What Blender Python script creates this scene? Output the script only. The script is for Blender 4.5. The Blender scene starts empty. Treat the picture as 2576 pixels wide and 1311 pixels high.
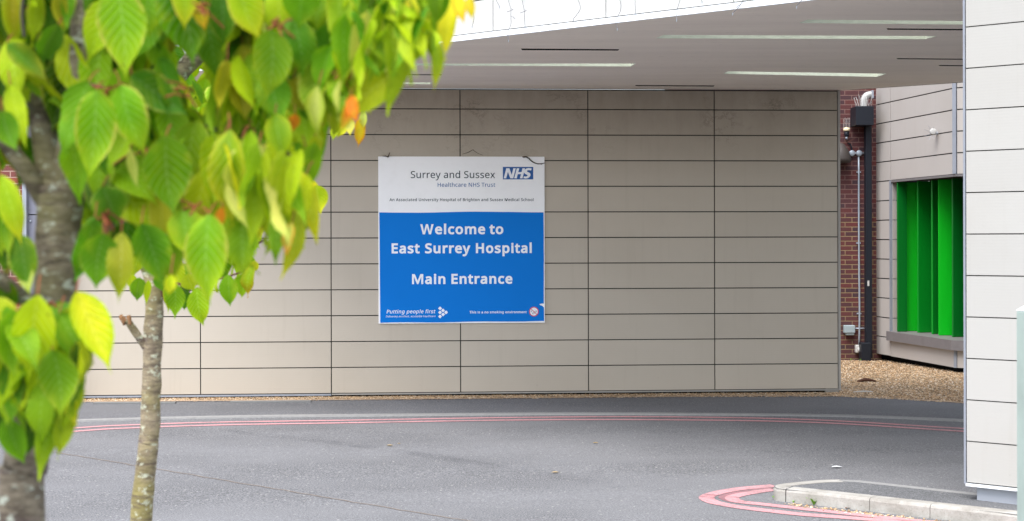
import bpy, bmesh, math, random
from mathutils import Vector, Matrix, noise
from mathutils.geometry import tessellate_polygon
S = bpy.context.scene
COL = S.collection
R = math.radians

# ------------------------------------------------------------------ camera
F_PX, CXP, HOR, ROLL, CAM_H = 3940.0, 1288.0, 605.0, 0.0024, 1.92   # photo measured at 2576 px wide
cd = bpy.data.cameras.new('camera')
cam = bpy.data.objects.new('camera', cd); COL.objects.link(cam); S.camera = cam
cam.matrix_world = Matrix.Translation((0, 0, CAM_H)) @ Matrix.Rotation(R(90), 4, 'X') @ Matrix.Rotation(-ROLL, 4, 'Z')
cd.sensor_width = 36.0; cd.lens = 36.0 * F_PX / 2576.0
cd.shift_x = 0.0; cd.shift_y = -(655.5 - HOR) / 2576.0
cd.clip_start = 0.05; cd.clip_end = 3000
cd.dof.use_dof = True; cd.dof.focus_distance = 18.5; cd.dof.aperture_fstop = 6.2

# ------------------------------------------------------------------ light: bright overcast
SUN_EL, SUN_AZ = 61.0, 214.0          # azimuth clockwise from +Y (behind the camera, to the left)
w = bpy.data.worlds.new('World'); S.world = w; w.use_nodes = True
nt = w.node_tree; bg = nt.nodes['Background']
sky = nt.nodes.new('ShaderNodeTexSky'); sky.sky_type = 'NISHITA'; sky.sun_disc = False
sky.sun_elevation = R(SUN_EL); sky.sun_rotation = R(SUN_AZ)
sky.air_density = 1.0; sky.dust_density = 1.0; sky.ozone_density = 1.0
hs = nt.nodes.new('ShaderNodeHueSaturation'); hs.inputs['Saturation'].default_value = 0.40
nt.links.new(sky.outputs[0], hs.inputs['Color'])
# an overcast sky is about three times brighter overhead than at the horizon
tc = nt.nodes.new('ShaderNodeTexCoord'); sxyz = nt.nodes.new('ShaderNodeSeparateXYZ'); nt.links.new(tc.outputs['Generated'], sxyz.inputs[0])
ma = nt.nodes.new('ShaderNodeMath'); ma.operation = 'MULTIPLY_ADD'; ma.inputs[1].default_value = .6; ma.inputs[2].default_value = .8; nt.links.new(sxyz.outputs[2], ma.inputs[0])
mm = nt.nodes.new('ShaderNodeVectorMath'); mm.operation = 'SCALE'; nt.links.new(hs.outputs[0], mm.inputs[0]); nt.links.new(ma.outputs[0], mm.inputs['Scale']); nt.links.new(mm.outputs[0], bg.inputs[0])
bg.inputs[1].default_value = 0.13
sl = bpy.data.lights.new('sun', 'SUN'); sl.energy = 1.3; sl.angle = R(40); sl.color = (1, .985, .965)
so = bpy.data.objects.new('sun', sl); COL.objects.link(so)
sd = Vector((math.sin(R(SUN_AZ)) * math.cos(R(SUN_EL)), math.cos(R(SUN_AZ)) * math.cos(R(SUN_EL)), math.sin(R(SUN_EL))))
so.rotation_euler = sd.to_track_quat('Z', 'Y').to_euler(); so.location = sd * 60
vs = S.view_settings; vs.view_transform = 'Standard'; vs.look = 'None'; vs.gamma = 1; vs.exposure = 1.68
S.cycles.max_bounces = 8; S.cycles.use_denoising = True

# ------------------------------------------------------------------ measuring helpers: photo point -> world point
def ray(x, y):
    u, v = x - CXP, y - HOR
    return ((u - ROLL * v) / F_PX, 1.0, -(v + ROLL * u) / F_PX)
def at(x, y, Y):
    r = ray(x, y); return Vector((r[0] * Y, Y, CAM_H + r[2] * Y))
def gz(Y):                                  # the road falls gently from the wall towards the camera
    return -0.03 + (0.0105 * (Y - 19) if Y < 19 else -0.011 * (min(Y, 60) - 19))
def ground(x, y, dz=0.0):
    r = ray(x, y); t = 15.0
    for _ in range(60): t = (gz(t) + dz - CAM_H) / r[2]
    return Vector((r[0] * t, t, gz(t) + dz))
def ceil(x, y, z):
    r = ray(x, y); t = (z - CAM_H) / r[2]; return Vector((r[0] * t, t, z))
def onplane(x, y, P, d):                    # vertical plane through P along d -> (s, z)
    r = ray(x, y); s = (P[1] * r[0] - P[0]) / (d[0] - d[1] * r[0]); t = P[1] + s * d[1]
    return s, CAM_H + r[2] * t

# ------------------------------------------------------------------ object helpers
def tag(o, label=None, cat=None, group=None, kind=None):
    if label: o['label'] = label
    if cat: o['category'] = cat
    if group: o['group'] = group
    if kind: o['kind'] = kind
    return o
def thing(name, label, cat, loc=(0, 0, 0), group=None):
    o = bpy.data.objects.new(name, None); COL.objects.link(o); o.location = loc; o.empty_display_size = .1
    return tag(o, label, cat, group)
def obj(name, bm, m, parent=None, smooth=False):
    me = bpy.data.meshes.new(name)
    if isinstance(bm, tuple): me.from_pydata(bm[0], [], bm[1])
    else: bm.to_mesh(me); bm.free()
    if m: me.materials.append(m)
    if smooth:
        for p in me.polygons: p.use_smooth = True
    o = bpy.data.objects.new(name, me); COL.objects.link(o)
    if parent:
        o.parent = parent
        root = parent
        off = Vector((0, 0, 0))
        while root: off += root.location; root = root.parent
        o.location = -off                  # meshes are written in world coordinates
    return o
def NB(): return bmesh.new()
def obox(bm, P, d, n, s0, s1, o0, o1, z0, z1):
    """box on a vertical plane: s along d, o along n (outward), z up"""
    d = Vector((d[0], d[1], 0)); n = Vector((n[0], n[1], 0)); P = Vector((P[0], P[1], 0))
    v = [bm.verts.new(P + d * s + n * o + Vector((0, 0, z))) for z in (z0, z1) for s, o in ((s0, o0), (s1, o0), (s1, o1), (s0, o1))]
    for q in ((0, 3, 2, 1), (4, 5, 6, 7), (0, 1, 5, 4), (1, 2, 6, 5), (2, 3, 7, 6), (3, 0, 4, 7)):
        bm.faces.new([v[i] for i in q])
def box(bm, c, sx, sy, sz, rz=0.0):
    d = (math.cos(rz), math.sin(rz)); n = (-d[1], d[0])
    obox(bm, (c[0], c[1]), d, n, -sx / 2, sx / 2, -sy / 2, sy / 2, c[2] - sz / 2, c[2] + sz / 2)
def bevel(bm, w=.004, seg=2):
    bmesh.ops.recalc_face_normals(bm, faces=bm.faces)
    bmesh.ops.bevel(bm, geom=list(bm.edges), offset=w, segments=seg, affect='EDGES', profile=.5)
def catmull(P, k=6):
    P = [Vector(p) for p in P]; out = []
    for i in range(len(P) - 1):
        a, b, c, e = P[max(i - 1, 0)], P[i], P[i + 1], P[min(i + 2, len(P) - 1)]
        for j in range(k):
            t = j / k
            out.append(.5 * ((2 * b) + (c - a) * t + (2 * a - 5 * b + 4 * c - e) * t * t + (3 * b - a - 3 * c + e) * t ** 3))
    out.append(P[-1]); return out
def tube(bm, P, rad, seg=8, k=4, lump=0.0):
    n0 = len(P); Q = catmull(P, k) if k > 1 else [Vector(p) for p in P]
    rs = rad if isinstance(rad, (list, tuple)) else [rad] * n0
    rings = []; up = None
    for i, q in enumerate(Q):
        f = i / max(len(Q) - 1, 1) * (n0 - 1); a = min(int(f), n0 - 2); r = rs[a] + (rs[a + 1] - rs[a]) * (f - a)
        t = (Q[min(i + 1, len(Q) - 1)] - Q[max(i - 1, 0)]).normalized()
        if up is None: up = t.orthogonal().normalized()
        up = (up - t * up.dot(t)).normalized(); sd_ = t.cross(up)
        ring = []
        for j in range(seg):
            an = 2 * math.pi * j / seg
            dr = up * math.cos(an) + sd_ * math.sin(an)
            rr = r * (1 + (lump * noise.noise((q + dr * r) * 22.0) if lump else 0))
            ring.append(bm.verts.new(q + dr * rr))
        rings.append(ring)
    for a, b in zip(rings, rings[1:]):
        for j in range(seg): bm.faces.new((a[j], a[(j + 1) % seg], b[(j + 1) % seg], b[j]))
    bm.faces.new(list(reversed(rings[0]))); bm.faces.new(rings[-1])
def lathe(bm, c, prof, seg=20, axis='Z'):
    rings = []
    for r, h in prof:
        ring = []
        for j in range(seg):
            a = 2 * math.pi * j / seg
            v = Vector((r * math.cos(a), r * math.sin(a), h))
            if axis == 'Y': v = Vector((v.x, -v.z, v.y))
            ring.append(bm.verts.new(Vector(c) + v))
        rings.append(ring)
    for a, b in zip(rings, rings[1:]):
        for j in range(seg): bm.faces.new((a[j], a[(j + 1) % seg], b[(j + 1) % seg], b[j]))
    bm.faces.new(list(reversed(rings[0]))); bm.faces.new(rings[-1])
def sheet(bm, pts):                       # one polygon from 3D points
    vs_ = [bm.verts.new(p) for p in pts]
    for t in tessellate_polygon([[Vector(p) for p in pts]]): 
        try: bm.faces.new([vs_[i] for i in t])
        except ValueError: pass
    bmesh.ops.recalc_face_normals(bm, faces=bm.faces)
    for f in bm.faces:
        if f.normal.z < 0: f.normal_flip()

# ------------------------------------------------------------------ materials
def mat(name, base, rough=.6, spec=.3, metal=0.0):
    m = bpy.data.materials.new(name); m.use_nodes = True
    b = m.node_tree.nodes['Principled BSDF']
    b.inputs['Base Color'].default_value = (*base, 1); b.inputs['Roughness'].default_value = rough
    b.inputs['Specular IOR Level'].default_value = spec; b.inputs['Metallic'].default_value = metal
    return m
class NT:
    def __init__(s, m): s.t = m.node_tree; s.b = s.t.nodes['Principled BSDF']
    def n(s, kind, **kw):
        x = s.t.nodes.new('ShaderNode' + kind)
        for k, v in kw.items():
            if hasattr(x, k): setattr(x, k, v)
        return x
    def l(s, a, b): s.t.links.new(a, b)
    def pos(s, scale=(1, 1, 1)):
        g = s.n('NewGeometry'); m = s.n('Mapping'); m.inputs['Scale'].default_value = scale
        s.l(g.outputs['Position'], m.inputs[0]); return m.outputs[0]
    def noise(s, vec, scale, detail=4, rough=.6):
        x = s.n('TexNoise'); s.l(vec, x.inputs['Vector']); x.inputs['Scale'].default_value = scale
        x.inputs['Detail'].default_value = detail; x.inputs['Roughness'].default_value = rough; return x.outputs['Fac']
    def ramp(s, fac, stops):
        x = s.n('ValToRGB'); e = x.color_ramp.elements
        while len(e) < len(stops): e.new(.5)
        for i, (p, c) in enumerate(stops):
            e[i].position = p; e[i].color = (*c, 1) if len(c) == 3 else c
        s.l(fac, x.inputs[0]); return x.outputs[0]
    def mix(s, fac, a, b, blend='MIX'):
        x = s.n('Mix', data_type='RGBA', blend_type=blend)
        for inp, v in ((x.inputs['Factor'], fac), (x.inputs[6], a), (x.inputs[7], b)):
            if isinstance(v, (int, float)): inp.default_value = v
            elif isinstance(v, tuple): inp.default_value = (*v, 1)
            else: s.l(v, inp)
        return x.outputs[2]
    def math(s, op, a, b=0.0, c=0.0):
        x = s.n('Math', operation=op)
        for i, v in enumerate((a, b, c)):
            if isinstance(v, (int, float)): x.inputs[i].default_value = v
            else: s.l(v, x.inputs[i])
        return x.outputs[0]
    def base(s, c): s.l(c, s.b.inputs['Base Color'])
    def bump(s, h, strength=.3, dist=.01):
        x = s.n('Bump'); x.inputs['Strength'].default_value = strength; x.inputs['Distance'].default_value = dist
        s.l(h, x.inputs['Height']); s.l(x.outputs[0], s.b.inputs['Normal'])
g3 = lambda v: (v, v, v)

def cladding_mat(name, c, dirt=(.25, .2, .14), dirt_amt=.12, top=None, var=.03):
    """fibre panels: every board a slightly different tone, light soiling; 'top' adds cobwebs, grime and painted shade under a soffit"""
    m = mat(name, c, .62, .22); t = NT(m)
    g = t.n('NewGeometry')
    v = t.math('MULTIPLY_ADD', g.outputs['Random Per Island'], 2 * var, 1 - var)
    cc = t.n('CombineColor'); [t.l(v, cc.inputs[i]) for i in range(3)]
    col = t.mix(1.0, c, cc.outputs[0], 'MULTIPLY')
    p = t.pos()
    n1 = t.noise(p, .7, 5); f = t.ramp(n1, [(.45, g3(0)), (.75, g3(dirt_amt))])
    col = t.mix(f, col, dirt)
    st = t.noise(t.pos((9, 9, .5)), 1.4, 4); f2 = t.ramp(st, [(.56, g3(0)), (.8, g3(dirt_amt * .9))])
    col = t.mix(f2, col, dirt)
    sm = t.noise(p, 14, 3, .7); f3 = t.ramp(sm, [(.69, g3(0)), (.78, g3(.35))])
    low = t.n('SeparateXYZ'); t.l(p, low.inputs[0])
    if top:
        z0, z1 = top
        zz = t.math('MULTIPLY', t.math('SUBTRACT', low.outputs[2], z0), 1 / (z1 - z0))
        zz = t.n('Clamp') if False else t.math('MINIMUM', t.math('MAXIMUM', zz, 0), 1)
        wv = t.noise(t.pos((1, 1, 1.3)), 4.2, 9, .72)
        ridge = t.math('ABSOLUTE', t.math('SUBTRACT', wv, .5))
        line = t.ramp(ridge, [(0, g3(1)), (.012, g3(.5)), (.03, g3(0))])
        patch = t.ramp(t.noise(p, 1.7, 2), [(.52, g3(0)), (.66, g3(1))])
        fl = t.math('MULTIPLY', t.math('MULTIPLY', line, patch), t.math('MULTIPLY', zz, .55))
        col = t.mix(fl, col, (.03, .024, .02))
        grime_shade = t.math('MULTIPLY', t.math('MULTIPLY', t.ramp(t.noise(t.pos((1, 1, .4)), 3, 6, .7), [(.2, g3(.35)), (.8, g3(.9))]), zz), .7)
        col = t.mix(grime_shade, col, (.15, .115, .075))  # brown grime doubling as painted shade, stronger towards the soffit
    foot = t.math('MINIMUM', t.math('MAXIMUM', t.math('MULTIPLY_ADD', low.outputs[2], -2.2, 1.0), 0), 1)
    col = t.mix(t.math('MULTIPLY', t.math('MULTIPLY', f3, foot), .8), col, (.12, .1, .07))
    t.base(col)
    cor = t.n('TexWave', wave_type='BANDS', bands_direction='Z'); t.l(p, cor.inputs['Vector']); cor.inputs['Scale'].default_value = 14
    t.bump(cor.outputs['Fac'], .06, .003)
    return m
M = {}
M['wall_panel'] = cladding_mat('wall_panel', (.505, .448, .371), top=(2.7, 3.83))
M['fascia_panel'] = cladding_mat('fascia_panel', (.55, .54, .515), dirt_amt=.05, var=.015)
M['pier_panel'] = cladding_mat('pier_panel', (.415, .40, .372), dirt_amt=.12, var=.02)
M['taupe_panel'] = cladding_mat('taupe_panel', (.42, .385, .355), dirt_amt=.12)
M['joint'] = mat('joint', (.055, .056, .052), .8, .1)
M['void'] = mat('void', (.012, .011, .01), .9, .05)
M['white_metal'] = mat('white_metal', (.80, .82, .84), .35, .5)
M['grey_metal'] = mat('grey_metal', (.30, .32, .36), .42, .5)
M['blue_grey'] = mat('blue_grey', (.25, .265, .30), .45, .45)
M['edge_grey'] = mat('edge_grey', (.36, .34, .31), .5, .4)
M['panel_grey'] = mat('panel_grey', (.20, .20, .245), .45, .4)
M['plinth'] = mat('plinth', (.33, .345, .38), .45, .45)
M['galv'] = mat('galv', (.36, .40, .45), .4, .5, .3)
M['black'] = mat('black', (.010, .012, .018), .45, .3)
M['sill'] = mat('sill', (.17, .155, .155), .5, .4)
M['lamp_dark'] = mat('lamp_dark', (.055, .045, .04), .5, .3)
M['glass'] = mat('glass', (.02, .03, .03), .06, .6)
M['white_plastic'] = mat('white_plastic', (.50, .49, .465), .4, .4)
M['grey_box'] = mat('grey_box', (.30, .36, .38), .45, .4)
M['cream'] = mat('cream', (.75, .62, .40), .4, .4)
M['sign_white'] = mat('sign_white', (.76, .78, .83), .5, .2)
M['sign_blue'] = mat('sign_blue', (.002, .145, .62), .5, .12)
M['logo_blue'] = mat('logo_blue', (.002, .09, .34), .35, .4)
M['ink'] = mat('ink', (.018, .04, .055), .5, .2)
M['ink_blue'] = mat('ink_blue', (.01, .11, .34), .5, .2)
M['ink_white'] = mat('ink_white', (.88, .90, .95), .5, .2)
M['red_ink'] = mat('red_ink', (.62, .05, .09), .45, .3)
M['vine'] = mat('vine', (.05, .038, .028), .9, .1)
M['wire'] = mat('wire', (.15, .15, .16), .5, .3)
M['bulb'] = mat('bulb', (.30, .33, .36), .2, .5)
M['post_green'] = mat('post_green', (.41, .49, .44), .45, .4)
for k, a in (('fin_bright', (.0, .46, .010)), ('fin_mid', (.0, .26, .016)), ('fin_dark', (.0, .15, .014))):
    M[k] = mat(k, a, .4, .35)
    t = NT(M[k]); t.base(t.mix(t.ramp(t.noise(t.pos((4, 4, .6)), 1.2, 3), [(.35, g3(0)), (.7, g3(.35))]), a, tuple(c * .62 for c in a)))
for k in ('grey_metal', 'blue_grey', 'plinth', 'sill', 'post_green', 'white_metal', 'edge_grey'):
    t = NT(M[k]); c = tuple(t.b.inputs['Base Color'].default_value)[:3]
    t.base(t.mix(t.ramp(t.noise(t.pos(), 5, 6, .65), [(.42, g3(0)), (.72, g3(.5))]), c, tuple(x * .72 for x in c)))
m = M['sign_white']; t = NT(m)
t.base(t.mix(t.ramp(t.noise(t.pos(), 7, 6, .7), [(.5, g3(0)), (.8, g3(.2))]), (.95, .95, .96), (.74, .73, .72)))
m = M['sign_blue']; t = NT(m)
t.base(t.mix(t.ramp(t.noise(t.pos(), 1.3, 4), [(.4, g3(0)), (.75, g3(.3))]), (.0, .185, .66), (.0, .158, .57)))

# soffit render
M['soffit'] = m = mat('soffit', (.56, .52, .48), .8, .15); t = NT(m)
c = t.mix(t.ramp(t.noise(t.pos((.35, 2.6, 1)), 1.1, 6, .62), [(.36, g3(0)), (.74, g3(.6))]), (.93, .845, .745), (.78, .70, .615))
c = t.mix(t.ramp(t.noise(t.pos(), 9, 5, .7), [(.6, g3(0)), (.8, g3(.3))]), c, (.3, .27, .24)); t.base(c)
t.bump(t.noise(t.pos(), 60, 3), .12, .004)
M['recess'] = m = mat('recess', (.70, .74, .62), .6, .2); t = NT(m)
t.base(t.mix(t.ramp(t.noise(t.pos((1, 1, 6)), 9, 6, .75), [(.4, g3(0)), (.72, g3(.65))]), (.70, .735, .62), (.42, .46, .36)))

# asphalt
def asphalt(name, dark, light, spark=.5):
    m = mat(name, dark, .85, .2); t = NT(m); p = t.pos((1, 1, 1))
    c = t.mix(t.noise(p, 1.0, 5, .6), dark, light)
    fine = t.noise(p, 75, 3, .75)
    c = t.mix(t.ramp(fine, [(.3, g3(.9)), (.5, g3(0))]), c, tuple(x * .35 for x in dark))
    c = t.mix(t.ramp(fine, [(.5, g3(0)), (.75, g3(.8))]), c, tuple(min(1, x * 2.2) for x in light))
    v = t.n('TexVoronoi', feature='F1'); t.l(p, v.inputs['Vector']); v.inputs['Scale'].default_value = 26
    sep = t.n('SeparateColor'); t.l(v.outputs['Color'], sep.inputs[0])
    pick = t.math('GREATER_THAN', sep.outputs[0], .90); near = t.math('LESS_THAN', v.outputs['Distance'], .26)
    c = t.mix(t.math('MULTIPLY', t.math('MULTIPLY', pick, near), spark), c, (.55, .52, .48))
    worn = t.ramp(t.noise(t.pos((.6, 1.4, 1)), .45, 4), [(.4, g3(0)), (.66, g3(.45))])
    c = t.mix(worn, c, tuple(x * 1.25 for x in light)); t.base(c)
    t.bump(t.noise(p, 90, 2), .5, .006); return m
M['road'] = asphalt('road', (.098, .097, .099), (.172, .171, .175), .4)
M['path'] = asphalt('path', (.095, .095, .10), (.145, .145, .15), .3)
M['island_top'] = asphalt('island_top', (.09, .09, .092), (.135, .135, .137), .3)
M['drain'] = mat('drain', (.17, .17, .165), .6, .3)
M['seam'] = mat('seam', (.24, .19, .15), .9, .1)
M['sand'] = mat('sand', (.42, .31, .22), .9, .1)
M['tyre'] = m = mat('tyre', (.06, .06, .07), .9, .1); t = NT(m)
t.l(t.math('MULTIPLY', t.ramp(t.noise(t.pos(), 3.0, 5, .7), [(.4, g3(0)), (.75, g3(.3))]), t.ramp(t.noise(t.pos(), 55, 3, .8), [(.35, g3(.2)), (.6, g3(1))])), t.b.inputs['Alpha'])
def worn_paint(name, c, under, amt=.5):
    m = mat(name, c, .75, .2); t = NT(m); p = t.pos()
    a = t.ramp(t.noise(p, 45, 4, .8), [(.52, g3(0)), (.64, g3(amt))])
    b = t.ramp(t.noise(p, 2.2, 4, .7), [(.5, g3(0)), (.75, g3(amt))])
    cc = t.mix(a, c, under); cc = t.mix(t.math('MULTIPLY', b, t.ramp(t.noise(p, 30, 3, .8), [(.4, g3(.2)), (.6, g3(1))])), cc, under); t.base(cc); return m
M['red_line'] = worn_paint('red_line', (.56, .27, .28), (.16, .145, .145), .9)
M['red_faded'] = worn_paint('red_faded', (.30, .15, .16), (.10, .10, .10), .8)
M['kerb'] = m = mat('kerb', (.38, .365, .33), .85, .15); t = NT(m); p = t.pos()
c = t.mix(t.ramp(t.noise(p, 3.5, 6, .7), [(.35, g3(0)), (.7, g3(.8))]), (.42, .40, .365), (.19, .17, .14))
c = t.mix(t.ramp(t.noise(p, 70, 3, .8), [(.55, g3(0)), (.75, g3(.6))]), c, (.14, .13, .11)); t.base(c); t.bump(t.noise(p, 60, 4), .4, .006)
M['kerb_flat'] = m = mat('kerb_flat', (.27, .265, .26), .85, .15); t = NT(m)
t.base(t.mix(t.noise(t.pos(), 20, 6, .75), (.17, .168, .165), (.36, .35, .335)))
M['gravel'] = m = mat('gravel', (.3, .22, .14), .85, .15); t = NT(m); p = t.pos()
v = t.n('TexVoronoi', feature='F1'); t.l(p, v.inputs['Vector']); v.inputs['Scale'].default_value = 55
sep = t.n('SeparateColor'); t.l(v.outputs['Color'], sep.inputs[0])
c = t.ramp(sep.outputs[0], [(0, (.16, .10, .05)), (.35, (.42, .275, .15)), (.7, (.58, .40, .24)), (1, (.62, .50, .36))])
c = t.mix(t.ramp(v.outputs['Distance'], [(.3, g3(0)), (.7, g3(.9))]), c, (.05, .035, .02))
c = t.mix(t.ramp(t.noise(p, 1.6, 5), [(.5, g3(0)), (.75, g3(.4))]), c, (.12, .1, .05)); t.base(c)
t.bump(t.math('SUBTRACT', 1.0, v.outputs['Distance']), .8, .02)
M['stone'] = m = mat('stone', (.35, .26, .17), .8, .2); t = NT(m); g = t.n('NewGeometry')
t.base(t.ramp(g.outputs['Random Per Island'], [(0, (.15, .085, .045)), (.3, (.44, .28, .15)), (.65, (.52, .36, .21)), (.88, (.56, .44, .31)), (1, (.66, .58, .48))]))

def brick_mat(name, c1, c2, mortar, course, z_pale=None):
    m = mat(name, c1, .85, .15); t = NT(m)
    g = t.n('NewGeometry'); sx = t.n('SeparateXYZ'); t.l(g.outputs['Position'], sx.inputs[0])
    cb = t.n('CombineXYZ'); t.l(sx.outputs[0], cb.inputs[0]); t.l(sx.outputs[2], cb.inputs[1])
    b = t.n('TexBrick'); t.l(cb.outputs[0], b.inputs['Vector']); b.offset = .5
    for k, v in (('Scale', 1.0), ('Brick Width', course * 2.95), ('Row Height', course), ('Mortar Size', course * .09), ('Bias', 0.0), ('Mortar Smooth', .15)): b.inputs[k].default_value = v
    b.inputs['Color1'].default_value = (*c1, 1); b.inputs['Color2'].default_value = (*c2, 1)
    if z_pale is not None:
        f = t.math('LESS_THAN', sx.outputs[2], z_pale)
        t.l(t.mix(f, mortar, (.29, .20, .11)), b.inputs['Mortar'])
    else: b.inputs['Mortar'].default_value = (*mortar, 1)
    c = t.mix(t.ramp(t.noise(t.pos(), 40, 4, .8), [(.5, g3(0)), (.75, g3(.5))]), b.outputs['Color'], tuple(x * .5 for x in c2))
    low = t.ramp(t.noise(t.pos((1, 1, .4)), 1.5, 4), [(.4, g3(0)), (.7, g3(.4))])
    c = t.mix(low, c, (.06, .045, .045)); t.base(c)
    t.bump(t.math('SUBTRACT', 1.0, b.outputs['Fac']), .6, .01); return m
M['brick'] = brick_mat('brick', (.135, .04, .036), (.065, .036, .042), (.23, .13, .11), .079, 2.35)
M['brick_near'] = brick_mat('brick_near', (.30, .07, .045), (.12, .065, .065), (.42, .28, .22), .075)

# bark: cherry, banded by lenticels, lichen spots
def bark(name, a, b, lich, olive, sc=1.0):
    m = mat(name, a, .85, .2); t = NT(m)
    p = t.pos((1, 1, 1))
    c = t.mix(t.ramp(t.noise(t.pos((7, 7, 20)), 2.6 * sc, 7, .72), [(.35, g3(0)), (.62, g3(1))]), a, b)
    c = t.mix(t.ramp(t.noise(p, 6 * sc, 4), [(.45, g3(0)), (.65, g3(.7))]), c, olive)
    c = t.mix(t.ramp(t.noise(t.pos((6, 6, 40)), 1.6 * sc, 5, .68), [(.54, g3(0)), (.68, g3(.8))]), c, (.085, .055, .058))
    sp = t.noise(t.pos((16, 16, 24)), 2.0 * sc, 5, .65)
    c = t.mix(t.ramp(sp, [(.56, g3(0)), (.62, g3(.85))]), c, lich)
    t.base(c); t.bump(t.noise(t.pos((10, 10, 34)), 2.6 * sc, 7, .7), 1.0, .010); return m
M['bark_near'] = bark('bark_near', (.06, .045, .034), (.33, .275, .20), (.52, .55, .46), (.22, .195, .085))
M['bark_far'] = bark('bark_far', (.14, .105, .08), (.38, .31, .20), (.56, .57, .43), (.29, .25, .075))
M['stalk'] = mat('stalk', (.26, .075, .03), .6, .2)
M['twig'] = mat('twig', (.13, .055, .04), .7, .2)
M['twig_grey'] = mat('twig_grey', (.13, .115, .10), .8, .2)
M['cut_wood'] = mat('cut_wood', (.30, .16, .08), .9, .1)

# leaves
M['leaf'] = m = mat('leaf', (.1, .3, .02), .5, .14); t = NT(m)
at_ = t.n('Attribute'); at_.attribute_name = 'leaf_tint'
uv = t.n('UVMap'); uv.uv_map = 'leaf_uv'; sx = t.n('SeparateXYZ'); t.l(uv.outputs[0], sx.inputs[0])
au = t.math('ABSOLUTE', sx.outputs[0])
ph = t.math('FRACT', t.math('MULTIPLY_ADD', au, -2.6, t.math('MULTIPLY', sx.outputs[1], 9.0)))
vein = t.math('MULTIPLY', t.math('ABSOLUTE', t.math('SUBTRACT', ph, .5)), 2.0)        # 1 at a side vein
side = t.ramp(vein, [(.66, g3(0)), (1.0, g3(.5))])
mid = t.ramp(au, [(0.0, g3(.6)), (.05, g3(0))])
lt = t.mix(1.0, at_.outputs['Color'], (.45, .42, .3), 'ADD')
c = t.mix(t.math('MAXIMUM', side, mid), at_.outputs['Color'], t.mix(.45, at_.outputs['Color'], lt))
c = t.mix(t.ramp(t.noise(t.pos(), 30, 4, .7), [(.45, g3(0)), (.7, g3(.5))]), c, t.mix(1.0, c, (.55, .68, .6), 'MULTIPLY'))
blot = t.math('MULTIPLY', t.ramp(t.noise(t.pos(), 22, 5, .65), [(.52, g3(0)), (.68, g3(.7))]), t.ramp(au, [(.2, g3(.15)), (1, g3(1))]))
c = t.mix(blot, c, t.mix(.55, c, (.62, .58, .03)))
c = t.mix(t.ramp(t.noise(t.pos(), 95, 2), [(.73, g3(0)), (.77, g3(.7))]), c, (.12, .05, .015))
rim = t.math('MULTIPLY', t.math('MULTIPLY', t.ramp(au, [(.80, g3(0)), (.97, g3(.75))]), at_.outputs['Alpha']), t.ramp(t.noise(t.pos(), 25, 3), [(.4, g3(0)), (.6, g3(1))]))
c = t.mix(rim, c, (.72, .62, .13)); t.base(c); t.bump(vein, .35, .002)
tr = t.n('BsdfTranslucent'); mx = t.n('MixShader'); mx.inputs[0].default_value = .47
t.l(t.mix(1.0, c, (1.0, 1.0, .45), 'MULTIPLY'), tr.inputs['Color'])
out = t.t.nodes['Material Output']
t.l(t.b.outputs[0], mx.inputs[1]); t.l(tr.outputs[0], mx.inputs[2]); t.l(mx.outputs[0], out.inputs['Surface'])
M['weed'] = mat('weed', (.16, .34, .03), .6, .3)
M['paper'] = mat('paper', (.8, .8, .8), .7, .2)
M['dry_leaf'] = mat('dry_leaf', (.42, .30, .14), .8, .1)
M['brown_leaf'] = mat('brown_leaf', (.16, .06, .03), .8, .1)
M['wood_bit'] = mat('wood_bit', (.10, .05, .035), .9, .1)
M['pale_stick'] = mat('pale_stick', (.5, .48, .44), .9, .1)

# ================================================================== the ground
WP, TW = (4.178, 20.0), math.atan(.07)                     # wall: right end, and angle to the picture plane
WD = (math.cos(TW), math.sin(TW)); WN = (math.sin(TW), -math.cos(TW))   # to the right / towards the viewer
def wall_s(x, y): s, z = onplane(x, y, WP, WD); return s, z
FP, FQ = ceil(1090, 110, 3.83), ceil(2040, 0, 3.83)         # canopy edge
FD = (FQ - FP).normalized(); FD = (FD.x, FD.y); FN = (FD[1], -FD[0])
def fac(s, o=0.0, z=0.0): return Vector((FP.x + FD[0] * s + FN[0] * o, FP.y + FD[1] * s + FN[1] * o, z))
def wal(s, o=0.0, z=0.0): return Vector((WP[0] + WD[0] * s + WN[0] * o, WP[1] + WD[1] * s + WN[1] * o, z))

bm = NB(); ys = [-300, -60, -20, 0, 5, 10, 14, 19, 26, 40, 60, 300]; xs = [-300, -40, 0, 40, 300]
grid = [[bm.verts.new((x, y, gz(max(y, -300)))) for x in xs] for y in ys]
for i in range(len(ys) - 1):
    for j in range(len(xs) - 1): bm.faces.new((grid[i][j], grid[i][j + 1], grid[i + 1][j + 1], grid[i + 1][j]))
road = tag(obj('road', bm, M['road']), kind='structure')

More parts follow.
